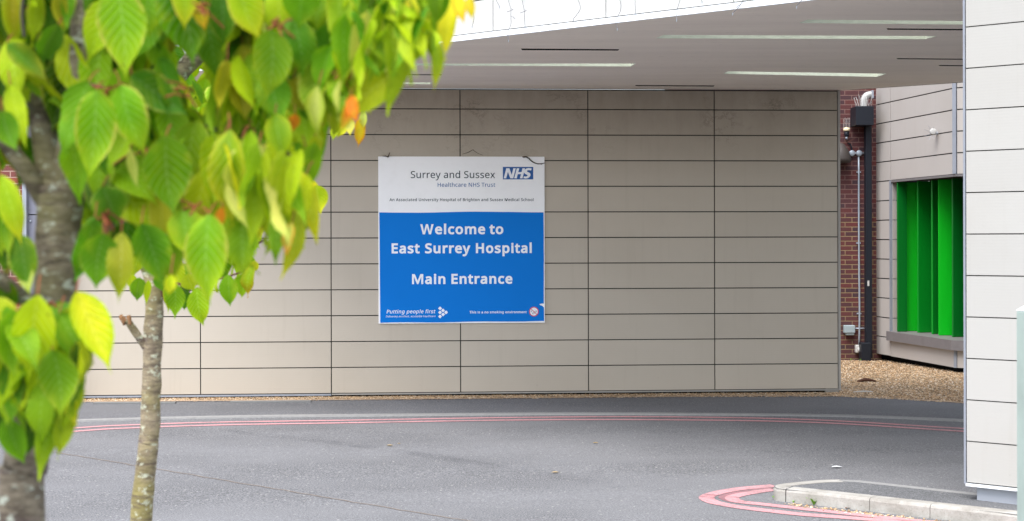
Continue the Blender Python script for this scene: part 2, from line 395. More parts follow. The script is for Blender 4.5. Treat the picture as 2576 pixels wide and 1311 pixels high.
kf = [ground(x, y) for x, y in ((200, 1060), (600, 1050), (1000, 1046), (1400, 1043), (1760, 1044), (2110, 1048), (2424, 1060))]
kf = [Vector((-9, 15.2, 0)), Vector((-6.4, 16.6, 0))] + kf + [Vector((7.0, 16.0, 0)), Vector((10, 14.2, 0))]
kf = catmull(kf, 5)
gf = [ground(x, y) for x, y in ((200, 1014), (600, 1011), (1000, 1008), (1700, 1001), (2110, 1000), (2424, 1017))]
gf = [Vector((-9.5, 18.7, 0))] + gf + [Vector((6.3, 18.05, 0)), Vector((9, 16.2, 0))]
PZ = .012
def gp(v, dz): return Vector((v.x, v.y, gz(v.y) + dz))
def strip(bm, line, off0, off1, dz0, dz1=None, sub=1):
    """ribbon along a ground line between two sideways offsets (positive = away from the viewer)"""
    L = [Vector((p.x, p.y, 0)) for p in line]; a = []; b = []
    for i, q in enumerate(L):
        t = (L[min(i + 1, len(L) - 1)] - L[max(i - 1, 0)]).normalized(); n = Vector((-t.y, t.x, 0))
        a.append(bm.verts.new(gp(q + n * off0, dz0))); b.append(bm.verts.new(gp(q + n * off1, dz0 if dz1 is None else dz1)))
    for i in range(len(L) - 1): bm.faces.new((a[i], a[i + 1], b[i + 1], b[i]))
bm = NB()
sheet(bm, [gp(p, PZ) for p in kf] + [gp(p, PZ) for p in reversed(catmull(gf, 4))])
pavement = tag(obj('pavement', bm, M['path']), kind='structure')
bm = NB(); strip(bm, kf, -.06, .07, PZ + .004); strip(bm, kf, -.064, -.06, 0, PZ + .004)
obj('kerb', bm, M['kerb_flat'], pavement)
bm = NB(); gb = [gp(p, .014) for p in catmull(gf, 4)]
sheet(bm, gb + [Vector((9, 28, gz(28) + .004)), Vector((-9.5, 28, gz(28) + .004))])
gravel_bed = tag(obj('gravel_bed', bm, M['gravel']), kind='structure')
bm = NB(); strip(bm, catmull(gf, 4), -.03, .05, PZ + .006)
obj('sandy_edge', bm, M['sand'], gravel_bed)
# loose stones in view
rnd = random.Random(5)
V, Fc = [], []
def stone(x, y, z, r):
    b = len(V); a = rnd.uniform(0, 6.28)
    for k in range(4):
        an = a + k * math.pi / 2; V.append((x + math.cos(an) * r * rnd.uniform(.7, 1.2), y + math.sin(an) * r * rnd.uniform(.7, 1.2), z + r * rnd.uniform(.1, .4)))
    V.append((x + rnd.uniform(-.3, .3) * r, y, z + r * rnd.uniform(.6, 1.0))); V.append((x, y, z - r * .5))
    for k in range(4): Fc.append((b + k, b + (k + 1) % 4, b + 4)); Fc.append((b + (k + 1) % 4, b + k, b + 5))
def front_y(x):
    for p, q in zip(gf, gf[1:]):
        if p.x <= x <= q.x: return p.y + (q.y - p.y) * (x - p.x) / (q.x - p.x)
    return 18
for i in range(9000):                                       # strip at the foot of the wall
    x = rnd.uniform(-5.8, 4.4); y0 = front_y(x) - .03; y1 = wal((x - WP[0]) / WD[0]).y + .1
    y = rnd.uniform(y0, y1); stone(x, y, gz(y) + .010, rnd.uniform(.006, .013))
for i in range(15000):                                      # bed by the brick wall
    x = rnd.uniform(4.0, 7.3); y0 = front_y(x) - .02; y = y0 + (26.2 - y0) * rnd.random() ** 1.3
    stone(x, y, gz(y) + .010, rnd.uniform(.007, .015))
tag(obj('gravel', (V, Fc), M['stone']), kind='stuff', label='loose brown gravel at the foot of the walls', cat='gravel')

# painted red lines
def red(bm, pts, wd, dz=.004):
    strip(bm, catmull(pts, 8), -wd / 2, wd / 2, dz)
ra = [ground(x, y) for x, y in ((170.4, 1079), (349.5, 1069), (568, 1062.5), (874, 1058), (1300, 1051), (1677, 1049.5), (2046, 1057), (2425, 1079))]
rb = [ground(x, y) for x, y in ((170, 1087.5), (349.5, 1076.5), (568, 1069.5), (874, 1064.5), (1300, 1057.5), (1677, 1057), (2046, 1063.5), (2425, 1086))]
for L in (ra, rb):
    L.insert(0, L[0] + (L[0] - L[1]) * 2.2 + Vector((0, -.5, 0))); L.append(L[-1] + (L[-1] - L[-2]) * 1.5)
    bm = NB(); red(bm, L, .095); obj('red_line', bm, M['red_line'], road)
zp = lambda l: [((2500 + x / 1.9224) / 1.4907, (1700 + y / 1.9224) / 1.4907) for x, y in l]
oc = [ground(*p) for p in zp([(775, 236), (560, 255), (410, 278), (315, 303), (288, 325), (345, 357), (520, 390), (760, 420), (1000, 445), (1450, 478)])]
ic = [ground(*p) for p in zp([(770, 263), (640, 282), (520, 304), (470, 325), (520, 350), (690, 370), (850, 388), (1300, 437), (1830, 492)])]
for L, wd in ((oc, .12), (ic, .11)):
    dd = (L[-1] - L[-2]).normalized(); L.append(L[-1] + dd * 3)
    bm = NB(); red(bm, L, wd); obj('red_line', bm, M['red_line'], road)
fl = [ground(*p) for p in zp([(770, 250), (620, 268), (480, 290), (405, 318), (470, 348), (640, 370)])]
bm = NB(); red(bm, fl, .07, .003); obj('faded_line', bm, M['red_faded'], road)
# crack, tyre mark, oil stain
r2 = random.Random(8)
c0, c1 = ground(60, 1125), ground(1240, 1322); pts = []
for i in range(60):
    q = c0.lerp(c1, i / 59); q.x += r2.uniform(-.012, .012); q.y += r2.uniform(-.012, .012); pts.append(q)
bm = NB(); strip(bm, pts, -.006, .006, .004); obj('road_joint', bm, M['seam'], road)
bm = NB(); strip(bm, [p + Vector((0, .016, 0)) for p in pts[5:55]], -.005, .005, .003); obj('road_joint', bm, M['tyre'], road)

tm = [ground(x, y) for x, y in ((560, 1086), (637, 1092), (850, 1115), (1100, 1150), (1370, 1195), (1631, 1233), (1900, 1262))]
bm = NB(); strip(bm, catmull(tm, 8), -.10, .10, .004); obj('tyre_mark', bm, M['tyre'], road)
os_ = [ground(*((3050 + x / 1.306) / 1.4907, (950 + y / 1.306) / 1.4907) if False else (((3050 + x / 1.306) / 1.4907), ((950 + y / 1.306) / 1.4907))) for x, y in ((600, 1110), (640, 1105), (680, 1101), (730, 1099), (745, 1106), (700, 1112), (640, 1113))]
bm = NB(); sheet(bm, [gp(p, .004) for p in os_]); obj('oil_stain', bm, M['tyre'], road)
# traffic island at the right
top = .10
kt = [ground(*p, dz=top) for p in zp([(2540, 440), (1500, 320), (860, 257)])]
nose = [ground(*p, dz=top) for p in zp([(795, 250), (772, 238), (785, 222), (900, 207), (1100, 189), (1240, 185.5), (1400, 192), (2210, 280)])]
e0 = kt[0] + (kt[0] - kt[1]).normalized() * 5
e1 = nose[-1] + (nose[-1] - nose[-2]).normalized() * 5
outl = [e0] + kt + nose + [e1]
island = tag(obj('traffic_island', (lambda b: (sheet(b, [gp(p, top - .004) for p in outl]), b)[1])(NB()), M['island_top']), kind='structure')
def kerb_run(pts, wd, h):
    bm = NB(); A = []
    L = [Vector((p.x, p.y, 0)) for p in pts]
    for i, q in enumerate(L):
        t = (L[min(i + 1, len(L) - 1)] - L[max(i - 1, 0)]).normalized(); n = Vector((t.y, -t.x, 0))
        prof = [(-.002, -.03), (0.0, h - .022), (.008, h - .006), (.024, h), (wd, h), (wd, -.03)]
        A.append([bm.verts.new(gp(q + n * o, z)) for o, z in prof])
    for a, b in zip(A, A[1:]):
        for j in range(5): bm.faces.new((a[j], a[j + 1], b[j + 1], b[j]))
    bm.faces.new(A[0]); bm.faces.new(list(reversed(A[-1])))
    bmesh.ops.recalc_face_normals(bm, faces=bm.faces)
    return bm
# front run of long stones, right to left, then the rounded nose and the flush back edge
line = [e0, kt[0], kt[1], kt[2]]
seg = [(line[0], line[1])]
a, b = kt[0], kt[2]; Ltot = (b - a).length; nst = 3
cuts = [0, .36, .62, 1.0]
runs = [[e0, kt[0] + (kt[0] - kt[2]).normalized() * .012]]
for u0, u1 in zip(cuts, cuts[1:]): runs.append([a.lerp(b, u0 + .0012), a.lerp(b, u1 - .0012)])
for rn in runs: obj('kerb_stone', kerb_run(rn, .13, top), M['kerb'], island)
obj('kerb_stone', kerb_run(catmull([kt[2] + (kt[2] - kt[1]).normalized() * .006] + nose[:4], 5), .13, top), M['kerb'], island)
obj('kerb_stone', kerb_run(catmull(nose[3:6], 5), .13, top), M['kerb'], island)
obj('kerb_stone', kerb_run([nose[5] + (nose[6] - nose[5]) * .05, nose[6], nose[7], e1], .10, top), M['kerb_flat'], island)
V, Fc = [], []
for i in range(420):                                        # grit in the channel
    u = rnd.random(); q = kt[2].lerp(kt[0], u) + Vector((-.03, -.06, 0)) + Vector((rnd.gauss(0, .03), -abs(rnd.gauss(0, .06)), 0))
    stone(q.x, q.y, gz(q.y) + .001, rnd.choice((.004, .006, .009, .013)))
tag(obj('grit', (V, Fc), M['stone']), kind='stuff', label='pale grit and debris lying along the island kerb', cat='grit')

# ================================================================== generic panel wall
def panel_wall(name, parent, P, d, n, joints, rows, mtl, gap=.014, th=.016, off=0.0, skip=None):
    bm = NB()
    for s0, s1 in zip(joints, joints[1:]):
        for z0, z1 in zip(rows, rows[1:]):
            if skip and skip(s0, s1, z0, z1): continue
            obox(bm, P, d, n, s0 + gap / 2, s1 - gap / 2, off, off + th, z0 + gap / 2, z1 - gap / 2)
    return obj(name, bm, mtl, parent)
# ---- the long clad wall
wall = thing('clad_wall', 'long pale panelled wall under the canopy with a blue and white sign on it', 'wall', wal(-3))
sl_ = wall_s(174, 900)[0]
jn = [sl_] + [-1.613 * k for k in range(5, 0, -1)] + [-.02]
rows = [.017] + [.017 + .323 * k for k in range(1, 12)] + [3.815]
bm = NB(); obox(bm, WP, WD, WN, sl_ - .005, .0, -.26, -.012, .0, 3.825); obj('backing', bm, M['joint'], wall)
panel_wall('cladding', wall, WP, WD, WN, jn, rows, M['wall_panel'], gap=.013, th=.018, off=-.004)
bm = NB(); obox(bm, WP, WD, WN, -.018, .012, -.262, .02, -.002, 3.826); obj('edge_trim', bm, M['edge_grey'], wall)
bm = NB(); obox(bm, WP, WD, WN, sl_ - .03, sl_ - .002, -.262, .02, -.002, 3.826); obj('edge_trim', bm, M['blue_grey'], wall)
bm = NB(); obox(bm, WP, WD, WN, jn[2] + .004, -.02, -.2, .008, -.004, .013); obj('base_rail', bm, M['edge_grey'], wall)
bm = NB(); obox(bm, WP, WD, WN, sl_, jn[2] - .004, -.2, .014, -.010, .012); obj('base_rail', bm, M['grey_metal'], wall)
bm = NB(); obox(bm, WP, WD, WN, sl_, -.1, -.22, -.06, -.2, -.012); obj('footing', bm, M['void'], wall)

# ---- the canopy
canopy = thing('canopy', 'white panelled canopy with a smooth grey soffit over the road', 'canopy', fac(0, 0, 3.83))
def line_x(P, d, Q, e):
    den = d[0] * e[1] - d[1] * e[0]; t = ((Q[0] - P[0]) * e[1] - (Q[1] - P[1]) * e[0]) / den
    return Vector((P[0] + d[0] * t, P[1] + d[1] * t))
A2 = line_x(WP, WD, FP, FD); s_left = (A2 - Vector((FP.x, FP.y))).dot(Vector(FD))
B2 = Vector((4.20, 20.05)); C2 = ceil(2424, 207, 3.83); bdir = (Vector((C2.x, C2.y)) - B2).normalized(); C2 = B2 + bdir * 5.0
E2 = fac(12.5)  # right end, out of view, stretched to darken the wall's right side
outline = [Vector((A2.x, A2.y, 3.83)), fac(12.5, 0, 3.83), Vector((C2.x + .6, E2.y + 4, 3.83)), Vector((C2.x, C2.y, 3.83)), Vector((B2.x, B2.y, 3.83)), wal(sl_ - .05, -.05, 3.83)]
def cz(pts): return [ceil(x, y, 3.83) for x, y in pts]
def quad(nx0, ny0, nx1, ny1, fx0, fy0, fx1, fy1): return cz([(nx0, ny0), (nx1, ny1), (fx1, fy1), (fx0, fy0)])
def lengthen(q, e): # move the right end
    dn = (q[1] - q[0]).normalized(); df = (q[2] - q[3]).normalized(); q[1] = q[1] + dn * e; q[2] = q[2] + df * e; return q
def back(q, e):
    dn = (q[1] - q[0]).normalized(); df = (q[2] - q[3]).normalized(); q[0] = q[0] - dn * e; q[3] = q[3] - df * e; return q
light = [quad(1669.8, 88, 2358, 90.8, 1650, 96.4, 2327.4, 98.6),
         lengthen(quad(2032, 49.6, 2420, 53, 2009.8, 58, 2420, 61.9), .9),
         back(quad(1140, 160, 1600, 160, 1140, 165.2, 1586, 167.3), .9),
         quad(1831.5, 179.4, 2230, 185.6, 1820, 185.6, 2204.8, 193.4),
         back(quad(973, 206.5, 1087, 207.5, 973, 211, 1081, 212), .4)]
dark = [quad(1310, 122.3, 1558, 124, 1313, 126.3, 1555, 127.5),
        lengthen(quad(2230, 71.5, 2420, 73.2, 2233, 75, 2420, 76.4), .8),
        lengthen(quad(2255, 146.6, 2420, 148, 2258, 149, 2420, 150.5), .8),
        lengthen(quad(2361, 163.7, 2420, 164.3, 2364, 166.2, 2420, 166.8), .8),
        quad(1597, 214.2, 1798, 215.3, 1600, 216.6, 1795, 217.8),
        back(quad(1020, 187, 1112, 187.3, 1020, 189.2, 1110, 189.6), .5)]
bm = NB()
edges = []
for loop in [outline] + light + dark:
    vs_ = [bm.verts.new(p) for p in loop]
    edges += [bm.edges.new((vs_[i], vs_[(i + 1) % len(vs_)])) for i in range(len(vs_))]
bmesh.ops.triangle_fill(bm, edges=edges, use_beauty=True, use_dissolve=False)
soffit = obj('soffit', bm, M['soffit'], canopy)
def recess(name, q, h, m, through=False):
    bm = NB(); lo = [bm.verts.new(p) for p in q]; hi = [bm.verts.new(p + Vector((0, 0, h))) for p in q]
    for i in range(4): bm.faces.new((lo[i], lo[(i + 1) % 4], hi[(i + 1) % 4], hi[i]))
    if not through: bm.faces.new(hi)
    obj(name, bm, m, canopy)
for q in light: recess('light_slot', q, .37, M['recess'], True)
for q in dark: recess('vent_slot', q, .09, M['void'])
def prism(pts, z0, z1, shrink=0.0):
    bm = NB(); n = len(pts)
    lo = [bm.verts.new((p.x, p.y, z0)) for p in pts]; hi = [bm.verts.new((p.x, p.y, z1)) for p in pts]
    bm.faces.new(list(reversed(lo))); bm.faces.new(hi)
    for i in range(n): bm.faces.new((lo[i], lo[(i + 1) % n], hi[(i + 1) % n], hi[i]))
    bmesh.ops.recalc_face_normals(bm, faces=bm.faces); return bm
inner = [fac(s_left + .3, -.06), fac(12.4, -.06)] + [outline[2] - Vector((.06, 0, 0)), outline[3] - Vector((.06, .03, 0)), outline[4] + Vector((-.0, -.03, 0)), wal(sl_ + .1, -.02)]
bm = NB(); edges = []                                       # roof deck, open over the daylight slots
for loop in [inner] + light:
    vs_ = [bm.verts.new((p.x, p.y, 4.19)) for p in loop]
    edges += [bm.edges.new((vs_[i], vs_[(i + 1) % len(vs_)])) for i in range(len(vs_))]
bmesh.ops.triangle_fill(bm, edges=edges, use_beauty=True, use_dissolve=False)
obj('roof_deck', bm, M['grey_metal'], canopy)
bm = NB()
for p, q in ((outline[2], outline[3]), (outline[3], outline[4])):
    dd = (q - p).normalized(); nn = (dd.y, -dd.x); obox(bm, p, (dd.x, dd.y), nn, 0, (q - p).length, -.012, .012, 3.827, 5.35)
obj('rear_edge', bm, M['edge_grey'], canopy)
fj = [s_left + .02, -2.35, -.80, .775, 2.105, 3.43, 4.76, 6.1, 7.4, 8.7, 10.0, 11.3, 12.5]
fj = [s_left + .02, -1.93, -.57, .777, 2.105, 3.43, 4.77, 6.1, 7.4, 8.7, 10.0, 11.3, 12.5]
panel_wall('fascia', canopy, FP, FD, FN, fj, [3.882] + [4.19 + .31 * k for k in range(0, 9)], M['fascia_panel'], gap=.011, th=.016, off=-.012)  # upper rows, out of view, raised to block sky light
bm = NB(); obox(bm, FP, FD, FN, s_left, 12.5, -.05, -.013, 3.835, 6.66); obj('fascia_backing', bm, M['joint'], canopy)
fe = [s_left - .02, -2.2, .25, 2.05 - .9, 3.15 - .2, 5.40]
for s0, s1 in zip([s_left - .02, -1.6, .33, 1.47, 2.95], [-1.6, .33, 1.47, 2.95, 12.5]):
    bm = NB(); obox(bm, FP, FD, FN, s0 + .002, s1 - .002, -.01, .022, 3.824, 3.876); obj('edge_trim', bm, M['white_metal'], canopy)

# ---- pier at the right
pier = thing('clad_pier', 'tall pale panelled pier at the right edge standing on a grey base', 'pier', fac(6.6, -.5, 0))
PS, PE = 5.445, 11.2  # unseen right part lengthened to keep light off the wall
rows = [.117 + .307 * k for k in range(0, 13)]; rows[-1] = 3.82
bm = NB(); obox(bm, FP, FD, FN, PS + .012, PE, -1.0, -.014, .112, 3.822); obj('backing', bm, M['joint'], pier)
panel_wall('cladding', pier, FP, FD, FN, [PS + .012, PS + 1.33, PS + 2.7, PS + 4.1, PE], rows, M['pier_panel'], gap=.0085, th=.018, off=-.006)
bm = NB(); obox(bm, FP, FD, FN, PS - .006, PS + .010, -1.0, .016, .108, 3.823); obj('corner_trim', bm, M['blue_grey'], pier)
bm = NB(); obox(bm, FP, FD, FN, PS + .01, PE, -.6, .022, .092, .112); obj('base_trim', bm, M['white_metal'], pier)
bm = NB(); obox(bm, FP, FD, FN, PS + .075, PE, -.9, -.03, -.13, .091); obj('plinth', bm, M['plinth'], pier)

# ---- pale green post, near, at the right edge
Yp = 6.0; q = at(2569, 789, Yp); hw = .06
post = thing('square_post', 'pale green painted square post with a pointed cap at the far right edge', 'post', (q.x + hw, Yp, gz(Yp)))
bm = NB(); box(bm, (q.x + hw, Yp, (gz(Yp) + q.z) / 2), 2 * hw, 2 * hw, q.z - gz(Yp) + .02, R(0)); bevel(bm, .006); obj('shaft', bm, M['post_green'], post)
bm = NB(); vs_ = [bm.verts.new((q.x + hw + a * (hw + .0), Yp + b * (hw + .0), q.z + .011)) for a, b in ((-1, -1), (1, -1), (1, 1), (-1, 1))]
ap = bm.verts.new((q.x + hw, Yp, q.z + .055)); bm.faces.new(list(reversed(vs_)))
for i in range(4): bm.faces.new((vs_[i], vs_[(i + 1) % 4], ap))
obj('cap', bm, M['white_metal'], post)

# ================================================================== behind, to the right
BRY = 26.3
bw = thing('brick_wall', 'red and purple brick wall in the gap right of the long panelled wall', 'wall', (5.2, BRY, gz(BRY)))
bm = NB(); box(bm, (4.4, BRY + .15, 2.2), 3.6, .3, 5.6); obj('brickwork', bm, M['brick'], bw)
cb = thing('clad_building', 'taupe panelled building with bright green window fins behind the gravel bed', 'building', (6.5, 25, 0))
CP, CD = (6.1, 26.5), Vector((.1656, -.987)); CD.normalize(); CN = Vector((-CD.y * -1, CD.x)); 
CN = Vector((CD.y, -CD.x)); CN = -CN if CN.x > 0 else CN         # outward = towards the left
SC = 3.15                                                       # corner
KP = Vector(CP) + CD * SC; KD = Vector((.757, -.653)); KN = Vector((-.653, -.757))
wz0, wz1, ws0 = .42, 2.88, .80
p1 = (26.511, 2.0); crow = [.0 + .323 * k for k in range(0, 17)]
crow = [0.0] + [.2585 + .323 * k for k in range(0, 9)]
zA = onplane(2195, (280 + 605 / 1.82) / 1.4907, CP, CD)[1]      # a measured joint, so rows fall where the photo has them
k0 = math.floor(zA / .323); crow = [0.002] + [zA - .323 * (k0 - k) for k in range(0, 17) if zA - .323 * (k0 - k) > .1]
# keep one joint exactly at the window head
skip = lambda s0, s1, z0, z1: (s0 > ws0 - .01 and z1 > wz0 + .02 and z0 < wz1 - .05)
rr = sorted(set([round(z, 4) for z in crow if abs(z - wz1) > .08 and abs(z - wz0) > .08] + [wz1 + .01, wz0 - .12]))
panel_wall('cladding', cb, CP, CD, CN, [0, ws0], [z for z in crow], M['taupe_panel'], gap=.018, th=.02, off=-.006)
panel_wall('cladding', cb, CP, CD, CN, [ws0, SC - .03], [z for z in rr if z >= wz1], M['taupe_panel'], gap=.018, th=.02, off=-.006)
panel_wall('cladding', cb, CP, CD, CN, [ws0, SC - .03], [.002, wz0 - .12], M['taupe_panel'], gap=.006, th=.02, off=-.006)
panel_wall('cladding', cb, KP, KD, KN, [.03, 1.6, 3.2], [z for z in rr if z >= wz1], M['taupe_panel'], gap=.018, th=.02, off=-.006)
panel_wall('cladding', cb, KP, KD, KN, [.03, 1.6, 3.2], [.002, wz0 - .12], M['taupe_panel'], gap=.006, th=.02, off=-.006)
bm = NB()
obox(bm, CP, CD, CN, 0, ws0, -.11, -.012, .004, 5.4)
obox(bm, CP, CD, CN, ws0, SC, -.76, -.012, wz1, 5.4); obox(bm, CP, CD, CN, ws0 - .3, ws0 - .25, -.76, -.115, wz0 - .1, 5.3); obox(bm, KP, KD, KN, 0, 3.2, -.6, -.012, wz1 + .002, 5.398)
obox(bm, CP, CD, CN, ws0, SC, -.6, -.012, .004, wz0 - .125); obox(bm, KP, KD, KN, 0, 3.2, -.6, -.012, .006, wz0 - .127)
obj('backing', bm, M['joint'], cb)
bm = NB(); obox(bm, CP, CD, CN, -.2, SC + .1, -.5, -.14, -.4, .003); obox(bm, KP, KD, KN, -.1, 3.2, -.5, -.14, -.402, .001); obj('plinth', bm, M['void'], cb)
bm = NB(); obox(bm, KP, KD, KN, -.03, .028, -.02, .03, wz1 + .02, 5.4); obj('corner_trim', bm, M['blue_grey'], cb)
bm = NB(); obox(bm, KP, KD, KN, -.02, .028, -.02, .022, .004, wz0 - .16); obj('corner_trim', bm, M['blue_grey'], cb)
bm = NB(); obox(bm, CP, CD, CN, ws0 - .035, ws0 + .01, -.08, .026, wz0 - .01, wz1 + .01); wframe = obj('window_frame', bm, M['blue_grey'], cb)
panel_wall('reveal', cb, Vector(CP) + CD * (ws0 + .01), -CN, CD, [.004, .10], [z for z in crow if wz0 - .3 < z < wz1 + .3], M['taupe_panel'], gap=.014, th=.01, off=0.0)
bm = NB(); obox(bm, CP, CD, CN, ws0, SC + .05, -.03, .014, wz1 - .022, wz1 + .012); obox(bm, KP, KD, KN, -.02, 3.2, -.03, .012, wz1 - .020, wz1 + .010); obj('window_head', bm, M['sill'], cb)
bm = NB(); obox(bm, CP, CD, CN, ws0, SC + 2.4, -.72, -.66, wz0, wz1); obj('window_pane', bm, M['glass'], cb)
# the sill wraps the corner
cor = lambda o: line_x(Vector(CP) + CN * o, CD, KP + KN * o, KD)
a_in, a_out = Vector(CP) + CD * (ws0 - .03) - CN * .6, Vector(CP) + CD * (ws0 - .03) + CN * .085
pts = [Vector((*a_out, 0)), Vector((*cor(.085), 0)), Vector((*(KP + KN * .085 + KD * 3.2), 0)), Vector((*(KP - KN * .6 + KD * 3.2), 0)), Vector((*cor(-.6), 0)), Vector((*a_in, 0))]
obj('window_sill', prism(pts, wz0 - .155, wz0 - .003), M['sill'], cb)
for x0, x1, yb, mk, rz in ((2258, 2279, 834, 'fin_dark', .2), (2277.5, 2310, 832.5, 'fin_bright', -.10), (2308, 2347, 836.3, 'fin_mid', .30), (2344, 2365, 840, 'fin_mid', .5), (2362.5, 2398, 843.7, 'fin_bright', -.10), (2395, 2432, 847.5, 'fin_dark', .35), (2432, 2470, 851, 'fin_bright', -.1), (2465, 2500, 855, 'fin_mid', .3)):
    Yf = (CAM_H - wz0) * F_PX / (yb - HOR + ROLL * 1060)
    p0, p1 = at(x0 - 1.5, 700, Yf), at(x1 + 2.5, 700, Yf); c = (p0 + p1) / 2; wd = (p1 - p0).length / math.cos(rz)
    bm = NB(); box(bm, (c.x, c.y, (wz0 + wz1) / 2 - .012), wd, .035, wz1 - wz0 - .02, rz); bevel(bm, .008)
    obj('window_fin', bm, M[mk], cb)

# downpipe with its hopper
Yh = BRY - .01
pz = lambda x, y, Y: at(x, y, Y)
h0, h1 = pz(2150, 316, 25.95), pz(2195, 268, 25.95)
dp = thing('downpipe', 'black square downpipe with a box hopper on the brick wall', 'downpipe', (h1.x - .1, 26.1, gz(26)))
xl, xr = pz(2178.5, 500, 26.1).x, pz(2193.5, 500, 26.1).x
bm = NB(); box(bm, ((xl + xr) / 2, 26.17, (h0.z - .1) / 2 + .05), xr - xl, .14, h0.z + .1 - .03); bevel(bm, .006); obj('pipe', bm, M['black'], dp)
bm = NB(); box(bm, ((h0.x + h1.x) / 2, 26.07, (h0.z + h1.z) / 2), h1.x - h0.x, .42, h1.z - h0.z); bevel(bm, .006); obj('hopper', bm, M['black'], dp)
bm = NB(); e0_ = pz(2173, 262, 26.1)
tube(bm, [(e0_.x, 26.1, h1.z - .02), (e0_.x, 26.1, h1.z + .12), (e0_.x + .05, 26.1, h1.z + .20), (e0_.x + .14, 26.12, h1.z + .215)], [.052, .052, .052, .052], 12, 5); obj('inlet_pipe', bm, M['white_plastic'], dp, True)
bm = NB(); c = (e0_.x + .14, 26.12, h1.z + .215); box(bm, c, .03, .13, .13); obj('inlet_collar', bm, M['grey_metal'], dp)
r3 = random.Random(3); bm = NB()
for i in range(16):
    x = h0.x + .02 + (h1.x - h0.x - .04) * i / 15; tube(bm, [(x, 25.95 + .02 * (i % 3), h1.z), (x + r3.uniform(-.06, .06), 25.93 + r3.uniform(-.1, .1), h1.z + r3.uniform(.12, .22))], .003, 4, 1)
obj('bird_spike_strip', bm, M['white_plastic'], dp)
bm = NB(); q = pz(2186, 713, 26.05); box(bm, (q.x, 26.095, q.z), .03, .012, .09); obj('pipe_tag', bm, M['white_plastic'], dp)
bm = NB(); box(bm, (xl - .02, 26.12, gz(26) + .14), xr - xl + .06, .22, .34); bevel(bm, .01); obj('pipe_shoe', bm, M['black'], dp)

# conduit run with boxes
z6 = lambda x, y: ((3050 + x / 1.82) / 1.4907, (280 + y / 1.82) / 1.4907)
z7 = lambda x, y: ((3050 + x / 1.306) / 1.4907, (950 + y / 1.306) / 1.4907)
Yc = BRY - .035
P6 = lambda x, y, Y=Yc: pz(*z6(x, y), Y)
P7 = lambda x, y, Y=Yc: pz(*z7(x, y), Y)
co = thing('conduit', 'thin grey metal conduit running down the brick wall beside the black downpipe', 'conduit', P7(225, 455))
vtop, vbot = P6(310, 537), P7(224, 455)
bm = NB(); tube(bm, [vtop, (vtop.x, Yc, 2.0), (vtop.x + .004, Yc, 1.2), (vbot.x + .01, Yc, .7), vbot], .016, 8, 3); obj('pipe', bm, M['galv'], co, True)
bm = NB(); tube(bm, [P6(232, 537), P6(372, 537)], .014, 8, 1); obj('pipe', bm, M['galv'], co, True)
bm = NB(); tube(bm, [P7(200, 368), P7(262, 368)], .011, 8, 1); obj('pipe', bm, M['galv'], co, True)
for x, y in ((263, 537), (312, 537)):
    q = P6(x, y); bm = NB(); lathe(bm, (q.x, Yc + .03, q.z), [(.048, 0), (.05, .01), (.05, .06), (.04, .068)], 18, 'Y'); obj('junction_cover', bm, M['galv'], co, True)
for x, y in ((310, 665), (308, 1150)):
    q = P6(x, y); bm = NB(); box(bm, (q.x, Yc + .006, q.z), .07, .03, .022); obj('clip', bm, M['galv'], co)
q = P7(224, 235 + 60); bm = NB(); box(bm, (q.x, Yc + .006, q.z), .07, .03, .022); obj('clip', bm, M['galv'], co)
q = P7(222, 468); bm = NB(); box(bm, (q.x, Yc - .01, q.z), .125, .1, .135); bevel(bm, .018); obj('outlet_box', bm, M['white_plastic'], co)
bm = NB(); lathe(bm, (q.x + .01, Yc - .055, q.z - .01), [(.045, 0), (.042, .02), (.02, .024)], 16, 'Y'); obj('outlet_knob', bm, M['white_plastic'], co, True)
a0, a1 = P7(147, 352), P7(201, 402)
jb = thing('junction_box', 'blue grey plastic socket box on the brick wall near the gravel', 'socket box', ((a0.x + a1.x) / 2, Yc, a1.z))
bm = NB(); box(bm, ((a0.x + a1.x) / 2, Yc - .02, a0.z - .065), a1.x - a0.x, .11, .13); bevel(bm, .012); obj('lid', bm, M['grey_box'], jb)
bm = NB(); box(bm, ((a0.x + a1.x) / 2 + .01, Yc - .01, a1.z + .055), (a1.x - a0.x) * .78, .1, .10); bevel(bm, .012); obj('body', bm, M['grey_box'], jb)
# sensor with cream cap, and dark bulkhead lamp
q = P6(222, 375)
sn = thing('lamp_sensor', 'small cream capped sensor on a curved black cable on the brick wall', 'sensor', (q.x, Yc - .05, q.z))
bm = NB(); lathe(bm, (q.x, Yc - .06, q.z - .03), [(.055, 0), (.058, .03), (.045, .055), (.01, .062)], 16); obj('cap', bm, M['cream'], sn, True)
bm = NB(); lathe(bm, (q.x, Yc - .06, q.z - .125), [(.022, 0), (.04, .02), (.042, .094)], 14); obj('body', bm, M['black'], sn, True)
bm = NB(); lathe(bm, (q.x, Yc - .06, q.z - .165), [(.02, 0), (.02, .039)], 10); obj('neck', bm, M['galv'], sn, True)
bm = NB(); tube(bm, [(q.x, Yc - .06, q.z - .16), tuple(P6(222, 440)), tuple(P6(238, 466)), tuple(P6(256, 482)), tuple(P6(264, 520))], .013, 6, 5); obj('cable', bm, M['black'], sn, True)
bm = NB()
for i in range(5):
    x = q.x - .05 + .025 * i; tube(bm, [(x, Yc - .06, q.z + .02), (x, Yc - .06, q.z + r3.uniform(.14, .2))], .0028, 4, 1)
obj('bird_spike_strip', bm, M['white_plastic'], sn)
q = P6(190, 550)
lp = thing('wall_lamp', 'dark rounded wall lamp half hidden behind the end of the panelled wall', 'lamp', (q.x, BRY, q.z))
bm = NB(); lathe(bm, (q.x - .04, Yc - .11, q.z - .13), [(.02, -.01), (.17, 0), (.185, .06), (.14, .2), (.07, .31), (.02, .33)], 22); obj('hood', bm, M['lamp_dark'], lp, True)
